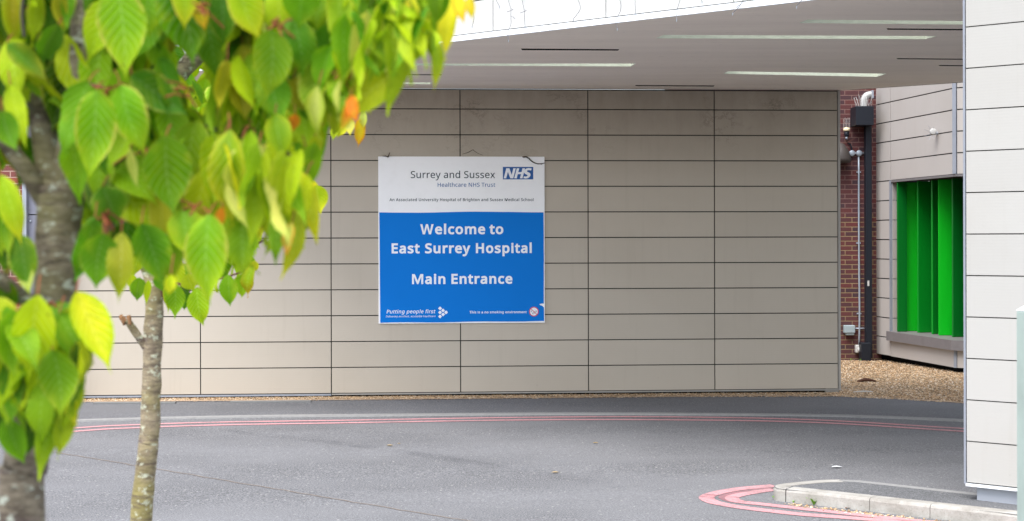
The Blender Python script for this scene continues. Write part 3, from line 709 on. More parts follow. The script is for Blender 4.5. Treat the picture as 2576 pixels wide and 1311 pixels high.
bm = NB(); box(bm, (q.x - .04, Yc - .02, q.z + .02), .12, .08, .2); obj('bracket', bm, M['black'], lp)
bm = NB()
for i in range(6):
    tube(bm, [(q.x - .03, Yc - .1, q.z + .17), (q.x + .04 + .035 * i, Yc - .12, q.z + .22 + .03 * (i % 3))], .0028, 4, 1)
obj('bird_spike_strip', bm, M['twig'], lp)
# small floodlight on the taupe cladding
s_, z_ = onplane(*z6(852, 400), CP, CD); b_ = Vector(CP) + CD * s_
fx = thing('spot_lamp', 'small round white spotlight on a bracket on the taupe panels', 'spotlight', (b_.x, b_.y, z_))
c = b_ + CN * .10
bm = NB(); tube(bm, [(b_.x, b_.y, z_), (c.x, c.y, z_)], .022, 8, 1); obj('bracket', bm, M['galv'], fx)
bm = NB(); lathe(bm, (c.x, c.y - .04, z_ + .02), [(.03, -.05), (.042, -.03), (.05, .02), (.05, .04), (.04, .045)], 18, 'Y'); obj('housing', bm, M['white_plastic'], fx, True)
bm = NB()
for i in range(7):
    an = i * .9; tube(bm, [(c.x, c.y - .05, z_), (c.x - .06 + .09 * math.cos(an), c.y - .09, z_ + .11 * math.sin(an))], .0028, 4, 1)
obj('bird_spike_strip', bm, M['grey_metal'], fx)

# ================================================================== behind, at the left
lb = thing('brick_house', 'red brick building seen through the leaves at the left edge', 'building', (-7.5, 19.1, 0))
xg = at(56, 560, 19.0).x
bm = NB(); box(bm, ((xg - 12) / 2, 19.0 + 1.5, 2.6), xg + 12, 3.0, 6.0); obj('brickwork', bm, M['brick_near'], lb)
gp_ = thing('metal_panel', 'smooth lavender grey metal panel between the brick building and the long wall', 'panel', ((xg - 5.5) / 2, 19.1, 0))
xe = wal(sl_ - .04).x
zj = at(90, 540, 19.02).z
bm = NB(); box(bm, ((xg + .055 + xe) / 2, 19.10, (zj + .0) / 2 - .03), xe - xg - .06, .10, zj - .012 + .06); box(bm, ((xg + .055 + xe) / 2, 19.10, (zj + 5.4) / 2), xe - xg - .06, .10, 5.4 - zj - .012); obj('sheet', bm, M['panel_grey'], gp_)
bm = NB(); box(bm, ((xg + xe) / 2, 19.2, 2.6), xe - xg, .08, 5.5); obj('backing', bm, M['joint'], gp_)
bm = NB(); box(bm, (xg + .03, 19.06, 2.6), .05, .16, 5.6); obj('edge_trim', bm, M['grey_metal'], gp_)
bm = NB(); lathe(bm, (xg + .085, 19.045, zj - .08), [(.014, 0), (.014, .006), (.008, .01)], 10, 'Y'); obj('bolt', bm, M['galv'], gp_, True)

# ================================================================== the sign
GLY = {
44: (215, [[154, 84, 136, 23, 111, -42, 85, -103, 33, -103, 49, -38, 63, 31, 73, 93, 148, 93]]),
65: (512, [[437, 0, 368, 177, 141, 177, 73, 0, 0, 0, 224, 575, 289, 575, 512, 0], [282, 415, 274, 438, 263, 473, 255, 500, 247, 468, 238, 438, 230, 415, 165, 241, 346, 241]]),
66: (521, [[241, 573, 336, 565, 404, 541, 434, 515, 453, 478, 459, 431, 456, 399, 446, 371, 431, 347, 409, 328, 382, 313, 350, 304, 350, 300, 415, 279, 441, 261, 461, 236, 474, 203, 478, 163, 472, 115, 454, 74, 425, 42, 385, 19, 337, 5, 279, 0, 78, 0, 78, 573], [256, 329, 318, 335, 357, 352, 377, 382, 384, 423, 376, 463, 351, 490, 308, 506, 245, 511, 150, 511, 150, 329], [150, 269, 150, 61, 265, 61, 330, 68, 371, 91, 394, 125, 401, 168, 398, 197, 388, 221, 370, 241, 344, 256, 307, 266, 260, 269]]),
68: (585, [[536, 292, 528, 203, 501, 131, 457, 74, 399, 33, 325, 8, 237, 0, 78, 0, 78, 573, 254, 573, 335, 565, 404, 540, 460, 501, 502, 446, 528, 377], [460, 289, 454, 359, 435, 415, 404, 457, 361, 487, 308, 505, 244, 511, 150, 511, 150, 62, 228, 62, 299, 68, 357, 87, 402, 119, 434, 164, 454, 220]]),
69: (446, [[398, 0, 78, 0, 78, 573, 398, 573, 398, 509, 150, 509, 150, 330, 383, 330, 383, 268, 150, 268, 150, 63, 398, 63]]),
72: (594, [[516, 0, 443, 0, 443, 267, 150, 267, 150, 0, 78, 0, 78, 573, 150, 573, 150, 330, 443, 330, 443, 573, 516, 573]]),
77: (727, [[330, 0, 142, 502, 139, 502, 142, 461, 144, 407, 144, 347, 144, 0, 78, 0, 78, 573, 184, 573, 361, 103, 364, 103, 544, 573, 650, 573, 650, 0, 578, 0, 578, 352, 579, 408, 581, 460, 584, 501, 581, 501, 390, 0]]),
78: (609, [[532, 0, 447, 0, 141, 476, 138, 476, 141, 432, 143, 378, 144, 320, 144, 0, 78, 0, 78, 573, 161, 573, 467, 99, 470, 99, 468, 137, 466, 193, 464, 249, 464, 573, 532, 573]]),
80: (485, [[229, 573, 326, 562, 393, 528, 421, 495, 439, 454, 444, 404, 433, 336, 417, 306, 395, 278, 364, 255, 324, 238, 275, 227, 216, 223, 150, 223, 150, 0, 78, 0, 78, 573], [223, 511, 150, 511, 150, 285, 208, 285, 258, 288, 298, 296, 330, 311, 352, 334, 365, 363, 370, 401, 361, 449, 334, 484, 289, 504]]),
83: (440, [[403, 153, 396, 106, 378, 66, 348, 35, 307, 11, 257, -3, 198, -8, 137, -5, 83, 4, 41, 19, 41, 88, 113, 65, 201, 55, 240, 57, 273, 66, 298, 79, 316, 98, 327, 120, 330, 147, 327, 173, 318, 194, 302, 213, 277, 230, 196, 265, 131, 294, 85, 330, 57, 375, 48, 435, 54, 477, 71, 513, 99, 542, 136, 563, 180, 576, 231, 581, 318, 572, 389, 549, 366, 487, 302, 508, 229, 517, 196, 515, 169, 507, 148, 494, 133, 478, 124, 457, 121, 434, 124, 407, 133, 386, 149, 367, 172, 351, 246, 318, 332, 279, 362, 255, 385, 228, 398, 194]]),
84: (446, [[259, 0, 187, 0, 187, 509, 8, 509, 8, 573, 437, 573, 437, 509, 259, 509]]),
85: (586, [[513, 202, 507, 146, 489, 95, 459, 52, 416, 20, 360, -1, 290, -8, 225, -2, 171, 18, 128, 50, 97, 93, 78, 144, 72, 204, 72, 573, 144, 573, 144, 201, 154, 139, 182, 93, 228, 64, 294, 55, 342, 59, 379, 73, 407, 96, 427, 126, 438, 161, 442, 202, 442, 573, 513, 573]]),
87: (746, [[735, 573, 583, 0, 510, 0, 399, 375, 389, 410, 380, 443, 373, 471, 370, 488, 367, 471, 361, 443, 352, 409, 342, 373, 234, 0, 161, 0, 10, 573, 85, 573, 174, 223, 183, 186, 190, 151, 196, 118, 201, 87, 206, 119, 213, 154, 222, 191, 232, 227, 333, 573, 407, 573, 512, 225, 523, 187, 532, 151, 538, 117, 544, 87, 550, 129, 560, 175, 572, 224, 660, 573]]),
97: (450, [[231, 437, 299, 428, 347, 403, 376, 358, 385, 293, 385, 0, 334, 0, 320, 61, 317, 61, 279, 22, 234, -1, 172, -8, 136, -5, 103, 6, 75, 23, 55, 48, 41, 80, 37, 119, 50, 176, 87, 219, 152, 245, 243, 257, 316, 259, 316, 285, 310, 330, 293, 359, 265, 375, 227, 380, 163, 370, 106, 347, 84, 400, 151, 426], [252, 208, 184, 200, 141, 182, 118, 155, 110, 119, 115, 87, 132, 66, 157, 53, 188, 49, 238, 56, 279, 79, 306, 117, 315, 172, 315, 210]]),
98: (493, [[139, 461, 138, 410, 135, 373, 139, 373, 161, 398, 189, 419, 226, 432, 272, 437, 322, 431, 365, 412, 401, 381, 428, 338, 444, 283, 449, 215, 444, 147, 427, 91, 400, 48, 365, 17, 322, -2, 272, -8, 226, -3, 189, 10, 161, 31, 139, 55, 133, 55, 119, 0, 68, 0, 68, 609, 139, 609], [260, 379, 219, 374, 188, 361, 165, 339, 150, 308, 142, 268, 139, 217, 139, 214, 145, 144, 165, 93, 202, 61, 261, 51, 312, 61, 348, 93, 369, 145, 376, 216, 369, 287, 348, 338, 311, 368]]),
99: (385, [[241, -8, 187, -2, 139, 15, 99, 45, 69, 87, 50, 143, 44, 213, 51, 284, 71, 342, 102, 385, 142, 415, 191, 432, 245, 438, 309, 431, 358, 415, 337, 356, 292, 370, 244, 376, 204, 371, 172, 358, 148, 335, 131, 303, 120, 263, 117, 213, 120, 166, 131, 126, 148, 94, 172, 71, 202, 58, 240, 53, 302, 60, 351, 78, 351, 15, 304, -2]]),
100: (493, [[221, -8, 171, -2, 128, 17, 92, 48, 65, 91, 49, 146, 44, 214, 49, 282, 66, 338, 93, 381, 128, 413, 171, 432, 221, 438, 280, 429, 323, 407, 354, 374, 359, 374, 356, 405, 354, 438, 354, 609, 425, 609, 425, 0, 368, 0, 358, 58, 354, 58, 323, 24, 279, 1], [232, 51, 290, 60, 328, 88, 348, 135, 355, 200, 355, 213, 349, 284, 329, 336, 291, 369, 231, 379, 181, 368, 146, 334, 124, 281, 117, 213, 124, 144, 146, 93, 181, 61]]),
101: (452, [[234, 438, 286, 432, 329, 414, 364, 385, 390, 346, 406, 299, 411, 244, 411, 201, 117, 201, 127, 137, 154, 90, 197, 62, 254, 52, 327, 60, 392, 82, 392, 20, 327, -1, 251, -8, 194, -2, 143, 17, 101, 48, 70, 91, 51, 146, 44, 212, 50, 277, 68, 333, 96, 378, 134, 411, 181, 431], [233, 380, 188, 372, 154, 348, 130, 309, 119, 257, 338, 257, 335, 292, 326, 322, 312, 346, 292, 364, 266, 376]]),
102: (276, [[266, 375, 158, 375, 158, 0, 87, 0, 87, 375, 12, 375, 12, 408, 87, 432, 87, 457, 92, 507, 104, 547, 124, 577, 152, 597, 186, 609, 227, 613, 274, 609, 310, 599, 292, 544, 262, 552, 228, 556, 197, 550, 175, 532, 162, 502, 158, 458, 158, 430, 266, 430]]),
103: (493, [[221, 438, 261, 434, 297, 422, 329, 402, 355, 373, 359, 373, 369, 430, 425, 430, 425, -7, 420, -63, 404, -109, 378, -146, 341, -172, 293, -187, 233, -192, 147, -186, 78, -165, 78, -100, 149, -125, 237, -134, 286, -126, 324, -101, 347, -63, 355, -13, 355, 4, 356, 32, 358, 57, 354, 57, 329, 28, 299, 8, 263, -4, 221, -8, 170, -2, 126, 18, 91, 51, 56, 121, 44, 214, 56, 306, 91, 377, 126, 411, 169, 431], [230, 379, 197, 374, 169, 359, 147, 336, 130, 303, 120, 262, 117, 213, 124, 143, 146, 92, 182, 60, 232, 50, 288, 58, 309, 69, 326, 85, 349, 131, 356, 197, 356, 214, 353, 267, 343, 309, 326, 340, 302, 362, 270, 374]]),
104: (496, [[139, 431, 138, 399, 135, 370, 140, 370, 174, 407, 221, 429, 273, 437, 321, 433, 360, 421, 391, 400, 413, 370, 426, 330, 431, 280, 431, 0, 361, 0, 361, 275, 355, 321, 338, 353, 308, 372, 265, 379, 222, 374, 189, 360, 166, 338, 150, 308, 142, 269, 139, 222, 139, 0, 68, 0, 68, 609, 139, 609]]),
105: (207, [[139, 430, 139, 0, 68, 0, 68, 430], [104, 591, 133, 580, 142, 566, 145, 546, 142, 526, 133, 512, 104, 501, 88, 504, 75, 512, 66, 526, 63, 546, 66, 566, 75, 580, 88, 588]]),
107: (428, [[138, 291, 137, 257, 135, 221, 138, 221, 152, 240, 172, 264, 189, 285, 326, 430, 409, 430, 235, 246, 421, 0, 336, 0, 187, 200, 138, 158, 138, 0, 68, 0, 68, 609, 138, 609]]),
108: (207, [[139, 0, 68, 0, 68, 609, 139, 609]]),
109: (750, [[540, 438, 603, 429, 649, 401, 676, 352, 685, 280, 685, 0, 615, 0, 615, 277, 610, 321, 594, 353, 567, 372, 528, 379, 474, 369, 438, 342, 418, 298, 411, 237, 411, 0, 342, 0, 342, 277, 332, 333, 320, 353, 303, 367, 281, 376, 253, 379, 215, 374, 185, 360, 164, 338, 150, 308, 141, 269, 139, 223, 139, 0, 68, 0, 68, 430, 125, 430, 136, 371, 140, 371, 173, 409, 217, 431, 266, 438, 312, 433, 349, 420, 378, 398, 398, 366, 402, 366, 427, 398, 461, 420, 499, 433]]),
110: (496, [[275, 438, 343, 429, 391, 401, 421, 352, 431, 280, 431, 0, 361, 0, 361, 275, 355, 321, 338, 353, 308, 372, 265, 379, 204, 368, 166, 338, 146, 289, 139, 223, 139, 0, 68, 0, 68, 430, 125, 430, 136, 371, 140, 371, 175, 409, 222, 431]]),
111: (485, [[442, 216, 438, 165, 428, 121, 411, 82, 388, 51, 359, 25, 324, 7, 285, -4, 241, -8, 200, -4, 163, 7, 129, 25, 100, 51, 77, 82, 59, 121, 48, 165, 44, 216, 50, 282, 68, 336, 97, 380, 137, 412, 186, 431, 244, 438, 299, 431, 347, 412, 387, 380, 417, 336, 436, 282], [117, 216, 120, 169, 130, 128, 147, 95, 172, 71, 203, 56, 243, 51, 282, 56, 314, 71, 339, 95, 356, 128, 366, 169, 369, 216, 365, 263, 355, 303, 338, 335, 314, 359, 282, 374, 242, 379, 185, 368, 147, 335, 124, 284]]),
112: (493, [[273, 438, 322, 432, 365, 413, 401, 383, 428, 339, 444, 284, 449, 216, 444, 148, 427, 93, 401, 49, 365, 17, 322, -2, 272, -8, 213, 1, 170, 24, 139, 55, 134, 55, 137, 20, 139, -16, 139, -192, 68, -192, 68, 430, 126, 430, 136, 371, 139, 371, 170, 405, 213, 429], [260, 379, 221, 374, 190, 362, 167, 342, 152, 313, 142, 275, 139, 229, 139, 216, 142, 167, 150, 126, 165, 93, 188, 70, 220, 55, 261, 51, 297, 56, 326, 72, 348, 98, 364, 131, 373, 171, 376, 217, 369, 283, 348, 334, 311, 367]]),
114: (331, [[269, 438, 295, 437, 319, 433, 310, 368, 287, 372, 264, 374, 217, 363, 176, 334, 149, 289, 139, 229, 139, 0, 68, 0, 68, 430, 126, 430, 134, 351, 137, 351, 170, 395, 214, 426, 240, 435]]),
115: (384, [[348, 119, 343, 80, 327, 49, 302, 24, 268, 6, 226, -4, 176, -8, 99, -1, 42, 19, 42, 83, 104, 60, 178, 49, 224, 53, 256, 66, 274, 86, 280, 112, 271, 141, 239, 167, 174, 196, 103, 228, 76, 245, 57, 266, 45, 292, 41, 324, 52, 372, 85, 408, 137, 430, 202, 438, 275, 430, 339, 409, 315, 353, 258, 372, 197, 380, 159, 377, 131, 366, 114, 350, 108, 328, 119, 298, 154, 274, 219, 246, 289, 215, 314, 197, 333, 176, 344, 150]]),
116: (289, [[212, 50, 245, 53, 272, 59, 272, 5, 240, -4, 200, -8, 167, -5, 138, 4, 112, 20, 91, 44, 78, 79, 74, 125, 74, 375, 13, 375, 13, 409, 75, 437, 103, 528, 144, 528, 144, 430, 269, 430, 269, 375, 144, 375, 144, 127, 149, 93, 163, 69, 185, 54]]),
117: (496, [[427, 430, 427, 0, 370, 0, 359, 57, 356, 57, 321, 20, 273, -1, 220, -8, 173, -4, 134, 8, 103, 29, 81, 59, 68, 99, 63, 148, 63, 430, 135, 430, 135, 153, 141, 108, 158, 76, 188, 57, 230, 51, 273, 55, 306, 69, 330, 91, 345, 121, 354, 160, 357, 206, 357, 430]]),
118: (407, [[163, 0, 0, 430, 75, 430, 167, 176, 180, 137, 193, 96, 201, 63, 204, 63, 214, 96, 227, 138, 241, 176, 332, 430, 407, 430, 244, 0]]),
120: (424, [[170, 220, 22, 430, 102, 430, 213, 268, 322, 430, 402, 430, 253, 220, 410, 0, 330, 0, 213, 172, 94, 0, 14, 0]]),
121: (409, [[1, 430, 76, 430, 169, 185, 184, 144, 196, 105, 205, 68, 209, 68, 224, 121, 245, 186, 333, 430, 409, 430, 224, -59, 188, -130, 165, -156, 138, -176, 106, -188, 67, -192, 34, -190, 9, -186, 9, -130, 30, -133, 56, -135, 99, -126, 130, -99, 152, -59, 174, -2]]),
32: (209, []),
}
def glyph(c):                              # advance and outlines, in thousandths of the font size
    adv, loops = GLY[ord(c)]; return adv / 1000, [[(s[i] / 1000, s[i + 1] / 1000) for i in range(0, len(s), 2)] for s in loops]
def thicken(loops, d):
    """outlines moved outwards by d with sharp corners"""
    area = lambda q: sum(q[i][0] * q[(i + 1) % len(q)][1] - q[(i + 1) % len(q)][0] * q[i][1] for i in range(len(q)))
    if not loops: return loops
    sg = 1 if max((area(q) for q in loops), key=abs) > 0 else -1
    res = []
    for q in loops:
        q = [p for i, p in enumerate(q) if math.dist(p, q[i - 1]) > .004]; n = len(q); nq = []
        for i in range(n):
            (ax, ay), (bx_, by_), (cx, cy) = q[i - 1], q[i], q[(i + 1) % n]
            l1, l2 = math.hypot(bx_ - ax, by_ - ay), math.hypot(cx - bx_, cy - by_)
            n1 = ((by_ - ay) / l1 * sg, -(bx_ - ax) / l1 * sg); n2 = ((cy - by_) / l2 * sg, -(cx - bx_) / l2 * sg)
            mx_, my_ = n1[0] + n2[0], n1[1] + n2[1]; L = math.hypot(mx_, my_) or 1e-6
            turn = ((bx_ - ax) * (cy - by_) - (by_ - ay) * (cx - bx_)) * sg
            k = min(2 / L, 1.5 if turn > 0 else 3.5)
            nq.append((bx_ + mx_ / L * d * k, by_ + my_ / L * d * k))
        res.append(nq)
    return res
HEAVY = {77: (770, [[48, -32, 48, 605, 215, 605, 388, 180, 560, 605, 728, 605, 728, -32, 608, -32, 608, 420, 430, -32, 346, -32, 168, 420, 168, -32]]),
         87: (815, [[2, 605, 134, 605, 228, 150, 346, 605, 466, 605, 584, 150, 680, 605, 808, 605, 652, -32, 522, -32, 406, 410, 290, -32, 160, -32]])}
def lettering(text, track=0.0, bold=0.0, slant=0.0):
    """outlines of one line as a flat mesh, 1 unit = the font's size; returns verts, faces, width, cap height"""
    cu = bpy.data.curves.new('t', 'CURVE'); cu.dimensions = '2D'; cu.fill_mode = 'BOTH'
    x = 0
    for c in text:
        adv, sp = glyph(c)
        heavy = bold > .025 and ord(c) in HEAVY
        if heavy: adv, sp = HEAVY[ord(c)][0] / 1000, [[(q[i] / 1000, q[i + 1] / 1000) for i in range(0, len(q), 2)] for q in HEAVY[ord(c)][1]]
        for pts in (thicken(sp, bold) if bold and not heavy else sp):
            s = cu.splines.new('POLY'); s.points.add(len(pts) - 1); s.use_cyclic_u = True
            for q, (a, b) in zip(s.points, pts): q.co = (x + a + b * slant, b, 0, 1)
        x += adv + track
    o = bpy.data.objects.new('t', cu); COL.objects.link(o); dg = bpy.context.evaluated_depsgraph_get(); dg.update()
    me = bpy.data.meshes.new_from_object(o.evaluated_get(dg))
    v = [p.co.copy() for p in me.vertices]; f = [tuple(p.vertices) for p in me.polygons]
    bpy.data.objects.remove(o); bpy.data.curves.remove(cu); bpy.data.meshes.remove(me); return v, f
z5 = lambda x, y: ((1350 + x / 1.8733) / 1.4907, (550 + y / 1.8733) / 1.4907)
bl, br, tl = z5(131, 1244), z5(1297, 1236), z5(130, 70)
s0, zb0 = wall_s(*bl); s1, zb1 = wall_s(*br); zt = wall_s(*tl)[1]; zb = (zb0 + zb1) / 2
SW, SH = s1 - s0, zt - zb
sign = thing('hospital_sign', 'square blue and white hospital welcome sign fixed to the panelled wall', 'sign', wal((s0 + s1) / 2, .05, zb))
def sp(x, y, o=0.0):                       # zoomed-photo point on the sign -> world, o = proud of the board face
    u, v = (x - 130) / 1167, (1244 - y) / 1174
    return wal(s0 + u * SW, .040 + o, zb + v * SH)
bm = NB(); obox(bm, WP, WD, WN, s0, s1, .018, .040, zb, zt); bevel(bm, .003, 1); obj('board', bm, M['sign_white'], sign)
bm = NB(); rr_ = random.Random(4)
top_e = [(137 + 1152 * i / 24, 463 + 3.0 * math.sin(i * .33) + rr_.uniform(-.6, .6) - i * .1) for i in range(25)]
bot_e = [(142 + 1149 * i / 24, 1237 - 1.8 * math.sin(i * .55) - i * .22 + rr_.uniform(-.5, .5)) for i in range(25)]
def slab(pts, o0, o1):
    bm = NB(); a = [bm.verts.new(sp(x, y, o1)) for x, y in pts]; bm.faces.new(a)
    b = [bm.verts.new(sp(x, y, o0)) for x, y in pts]; n = len(pts)
    for i in range(n): bm.faces.new((b[i], b[(i + 1) % n], a[(i + 1) % n], a[i]))
    return bm
side = [(1290 + rr_.uniform(-1, 1), 463 + 770 * i / 12) for i in range(1, 9)] + [(1289, 1090), (1288, 1108), (1272, 1108), (1258, 1112), (1264, 1120), (1280, 1124), (1284, 1131), (1290, 1134)]
obj('blue_panel', slab(top_e + side + list(reversed(bot_e)), .0, .0035), M['sign_blue'], sign)
def text(t, x0, x1, yb, yt, m, bold=0.0, track=0.0, slant=0.0, o=.0045):
    """one printed line; every word is a part of its own"""
    ws = []; x = 0.0
    for wd in t.split(' '):
        v, f = lettering(wd, track, bold, slant); ws.append((x, v, f))
        x += sum(glyph(c)[0] + track for c in wd) + glyph(' ')[0] + track
    a = min(p.x + q for q, v, f in ws for p in v); b = max(p.x + q for q, v, f in ws for p in v)
    for q, v, f in ws:
        obj('lettering', ([sp(x0 + (p.x + q - a) / (b - a) * (x1 - x0), yb - (p.y + bold) / (CAPH + 2 * bold) * (yb - yt), o) for p in v], f), m, sign)
CAPH = max(y for q in glyph('H')[1] for _, y in q)
text('Surrey and Sussex', 357, 948, 222, 173, M['ink'], .004, .012, o=.0015)
text('Healthcare NHS Trust', 545, 949, 283, 255, M['ink_blue'], .004, .012, o=.0015)
text('An Associated University Hospital of Brighton and Sussex Medical School', 208, 1218, 384, 364, M['ink'], .013, .04, o=.0015)
text('Welcome to', 422, 1005, 617, 546, M['ink_white'], .032, .062)
text('East Surrey Hospital', 222, 1205, 751, 680, M['ink_white'], .032, .062)
text('Main Entrance', 364, 1068, 967, 896, M['ink_white'], .032, .062)
text('Putting people first', 186, 528, 1172, 1146, M['ink_white'], .012, .03, .2)
text('Delivering excellent, accessible healthcare', 181, 528, 1199, 1186, M['ink_white'], .006, .03, .2)
text('This is a no smoking environment', 766, 1168, 1175, 1158, M['ink_white'], .022, .05)
logo = obj('logo_plate', slab([(1003, 143), (1217, 143), (1217, 231), (1003, 231)], 0, .0015), M['logo_blue'], sign)
# the three heavy slanted capitals, drawn as shapes
def stroke_mesh(polys, m, o, parent):
    V, F = [], []
    for p in polys:
        pts3 = [Vector((x, -y, 0)) for x, y in p]; b = len(V)
        V += [sp(x, y, o) for x, y in p]
        F += [tuple(b + i for i in t) for t in tessellate_polygon([pts3])]
    ob = obj('lettering', (V, F), m, parent); return ob
Lx = lambda x: 1400 + x / 3.903; Ly = lambda y: 570 + y / 3.903                # second zoom
q5 = lambda pts: [((Lx(x) - 1350) * 1.8733, (Ly(y) - 550) * 1.8733) for x, y in pts]
Npoly = q5([(1906, 388), (1944, 240), (1990, 240), (2024, 335), (2048, 240), (2084, 240), (2046, 388), (2003, 388), (1968, 293), (1943, 388)])
Hpoly = q5([(2060, 388), (2098, 240), (2136, 240), (2121, 296), (2168, 296), (2182, 240), (2220, 240), (2182, 388), (2144, 388), (2160, 326), (2113, 326), (2098, 388)])
sc_ = [(2318, 244), (2309, 273), (2280, 267), (2256, 270), (2247, 281), (2255, 291), (2280, 303), (2297, 318), (2301, 341), (2290, 366), (2266, 384), (2232, 391), (2196, 387), (2203, 357), (2226, 362), (2248, 358), (2257, 347), (2250, 336), (2226, 325), (2208, 311), (2203, 290), (2212, 264), (2236, 244), (2270, 236), (2298, 238)]
lo = stroke_mesh([Npoly, Hpoly, q5(sc_)], M['ink_white'], .0030, logo); lo['label'] = 'heavy slanted white letters NHS'
# six rounded squares
V, F = [], []
for cx, cy in ((1940, 215), (2028, 275), (2115, 333), (1940, 333), (2028, 392), (1940, 451)):
    X, Y = (1400 + cx / 7.806 - 1350) * 1.8733, (1130 + cy / 7.806 - 550) * 1.8733; h = 57 / 7.806 * 1.8733
    pts = []
    for k in range(4):
        a = k * math.pi / 2; tipx, tipy = math.cos(a), math.sin(a); n0 = (math.cos(a - math.pi / 2), math.sin(a - math.pi / 2)); n1 = (math.cos(a + math.pi / 2), math.sin(a + math.pi / 2))
        for w_ in (.26, .13, 0, -.13, -.26):
            nn = n0 if w_ > 0 else n1; e = abs(w_); pl = .90 if e == 0 else (.86 if e < .2 else .75)
            pts.append((X + h * (tipx * pl + nn[0] * e), Y + h * (tipy * pl + nn[1] * e)))
    b = len(V); V += [sp(x, y, .0045) for x, y in pts]; F.append(tuple(range(b, b + len(pts))))
em = obj('arrow_emblem', (V, F), M['ink_white'], sign); em['label'] = 'six white rounded squares forming an arrow'
# no smoking roundel
X, Y, Rr = (1730 + 2113 / 7.806 - 1350) * 1.8733, (1130 + 325 / 7.806 - 550) * 1.8733, 142 / 7.806 * 1.8733
circ = lambda r, k=36: [(X + r * math.cos(2 * math.pi * i / k), Y + r * math.sin(2 * math.pi * i / k)) for i in range(k)]
rd = obj('no_smoking_symbol', slab(circ(Rr * .97), .0, .0045), M['ink_white'], sign)
V, F = [], []
oR, iR = circ(Rr), circ(Rr * .83); k = 36
V = [sp(x, y, .006) for x, y in oR + iR]; F = [(i, (i + 1) % k, k + (i + 1) % k, k + i) for i in range(k)]
b = len(V); c_ = math.cos(math.pi / 4)
for sx_, sy_ in ((-1, -1), (1, 1)):
    for e in (-.055, .055):
        V.append(sp(X + Rr * (sx_ * .86 * c_ + e * c_ * sx_), Y + Rr * (sy_ * .86 * c_ - e * c_ * sx_), .0065))
F.append((b, b + 1, b + 2, b + 3)); obj('ring', (V, F), M['red_ink'], rd)
def bars(segs, wd):
    V, F = [], []
    for (ax, ay), (bx_, by_) in segs:
        L = math.hypot(bx_ - ax, by_ - ay); nx, ny = -(by_ - ay) / L * wd, (bx_ - ax) / L * wd; b = len(V)
        V += [sp(x, y, .0055) for x, y in ((ax + nx, ay + ny), (bx_ + nx, by_ + ny), (bx_ - nx, by_ - ny), (ax - nx, ay - ny))]; F.append((b, b + 1, b + 2, b + 3))
    return V, F
e4 = lambda x, y: ((1730 + x / 7.806 - 1350) * 1.8733, (1130 + y / 7.806 - 550) * 1.8733)
cg = [(e4(2060, 375), e4(2180, 300)), (e4(2088, 402), e4(2204, 322)), (e4(2180, 300), e4(2204, 322)), (e4(2060, 375), e4(2088, 402)), (e4(2020, 310), e4(2040, 325)), (e4(2040, 325), e4(2035, 345)), (e4(2040, 295), e4(2062, 318))]
obj('cigarette_mark', bars(cg, 1.1), M['ink'], rd)

# dead creeper on the sign's top corner
def vine(name, label, pts, r, extra=()):
    bm = NB(); tube(bm, [tuple(sp(x, y, o)) for x, y, o in pts], r, 5, 5)
    for e in extra: tube(bm, [tuple(sp(x, y, o)) for x, y, o in e], r[0] * .6, 4, 3)
    return tag(obj(name, bm, M['vine']), label, 'dead stem', 'dead creeper stems on the sign')
vine('dead_creeper', 'dead creeper stem arching over the upper right corner of the sign', [(1140, 73, .006), (1165, 72, .012), (1185, 82, .010), (1200, 97, .008), (1218, 110, .007), (1245, 120, .007), (1270, 121, .007), (1300, 115, .004)], [.004, .009, .009, .008, .007, .006, .006, .004], [((1165, 72, .01), (1150, 78, .01), (1140, 72, .01)), ((1245, 120, .007), (1252, 126, .008)), ((1270, 121, .007), (1276, 128, .008))])
vine('dead_creeper', 'dead tuft of stem at the upper left corner of the sign', [(160, 68, .004), (185, 70, .010), (200, 72, .012), (206, 55, .010), (212, 42, .008)], [.003, .005, .008, .005, .003], [((200, 72, .01), (196, 84, .01)), ((200, 72, .01), (222, 66, .01)), ((190, 70, .01), (176, 60, .0)) ])
vine('dead_creeper', 'thin dead stem trailing on the panels just above the middle of the sign', [(720, 52, -.02), (760, 40, -.02), (792, 22, -.02), (800, 28, -.02), (830, 48, -.02), (862, 60, -.02)], [.002, .003, .003, .003, .002, .002])

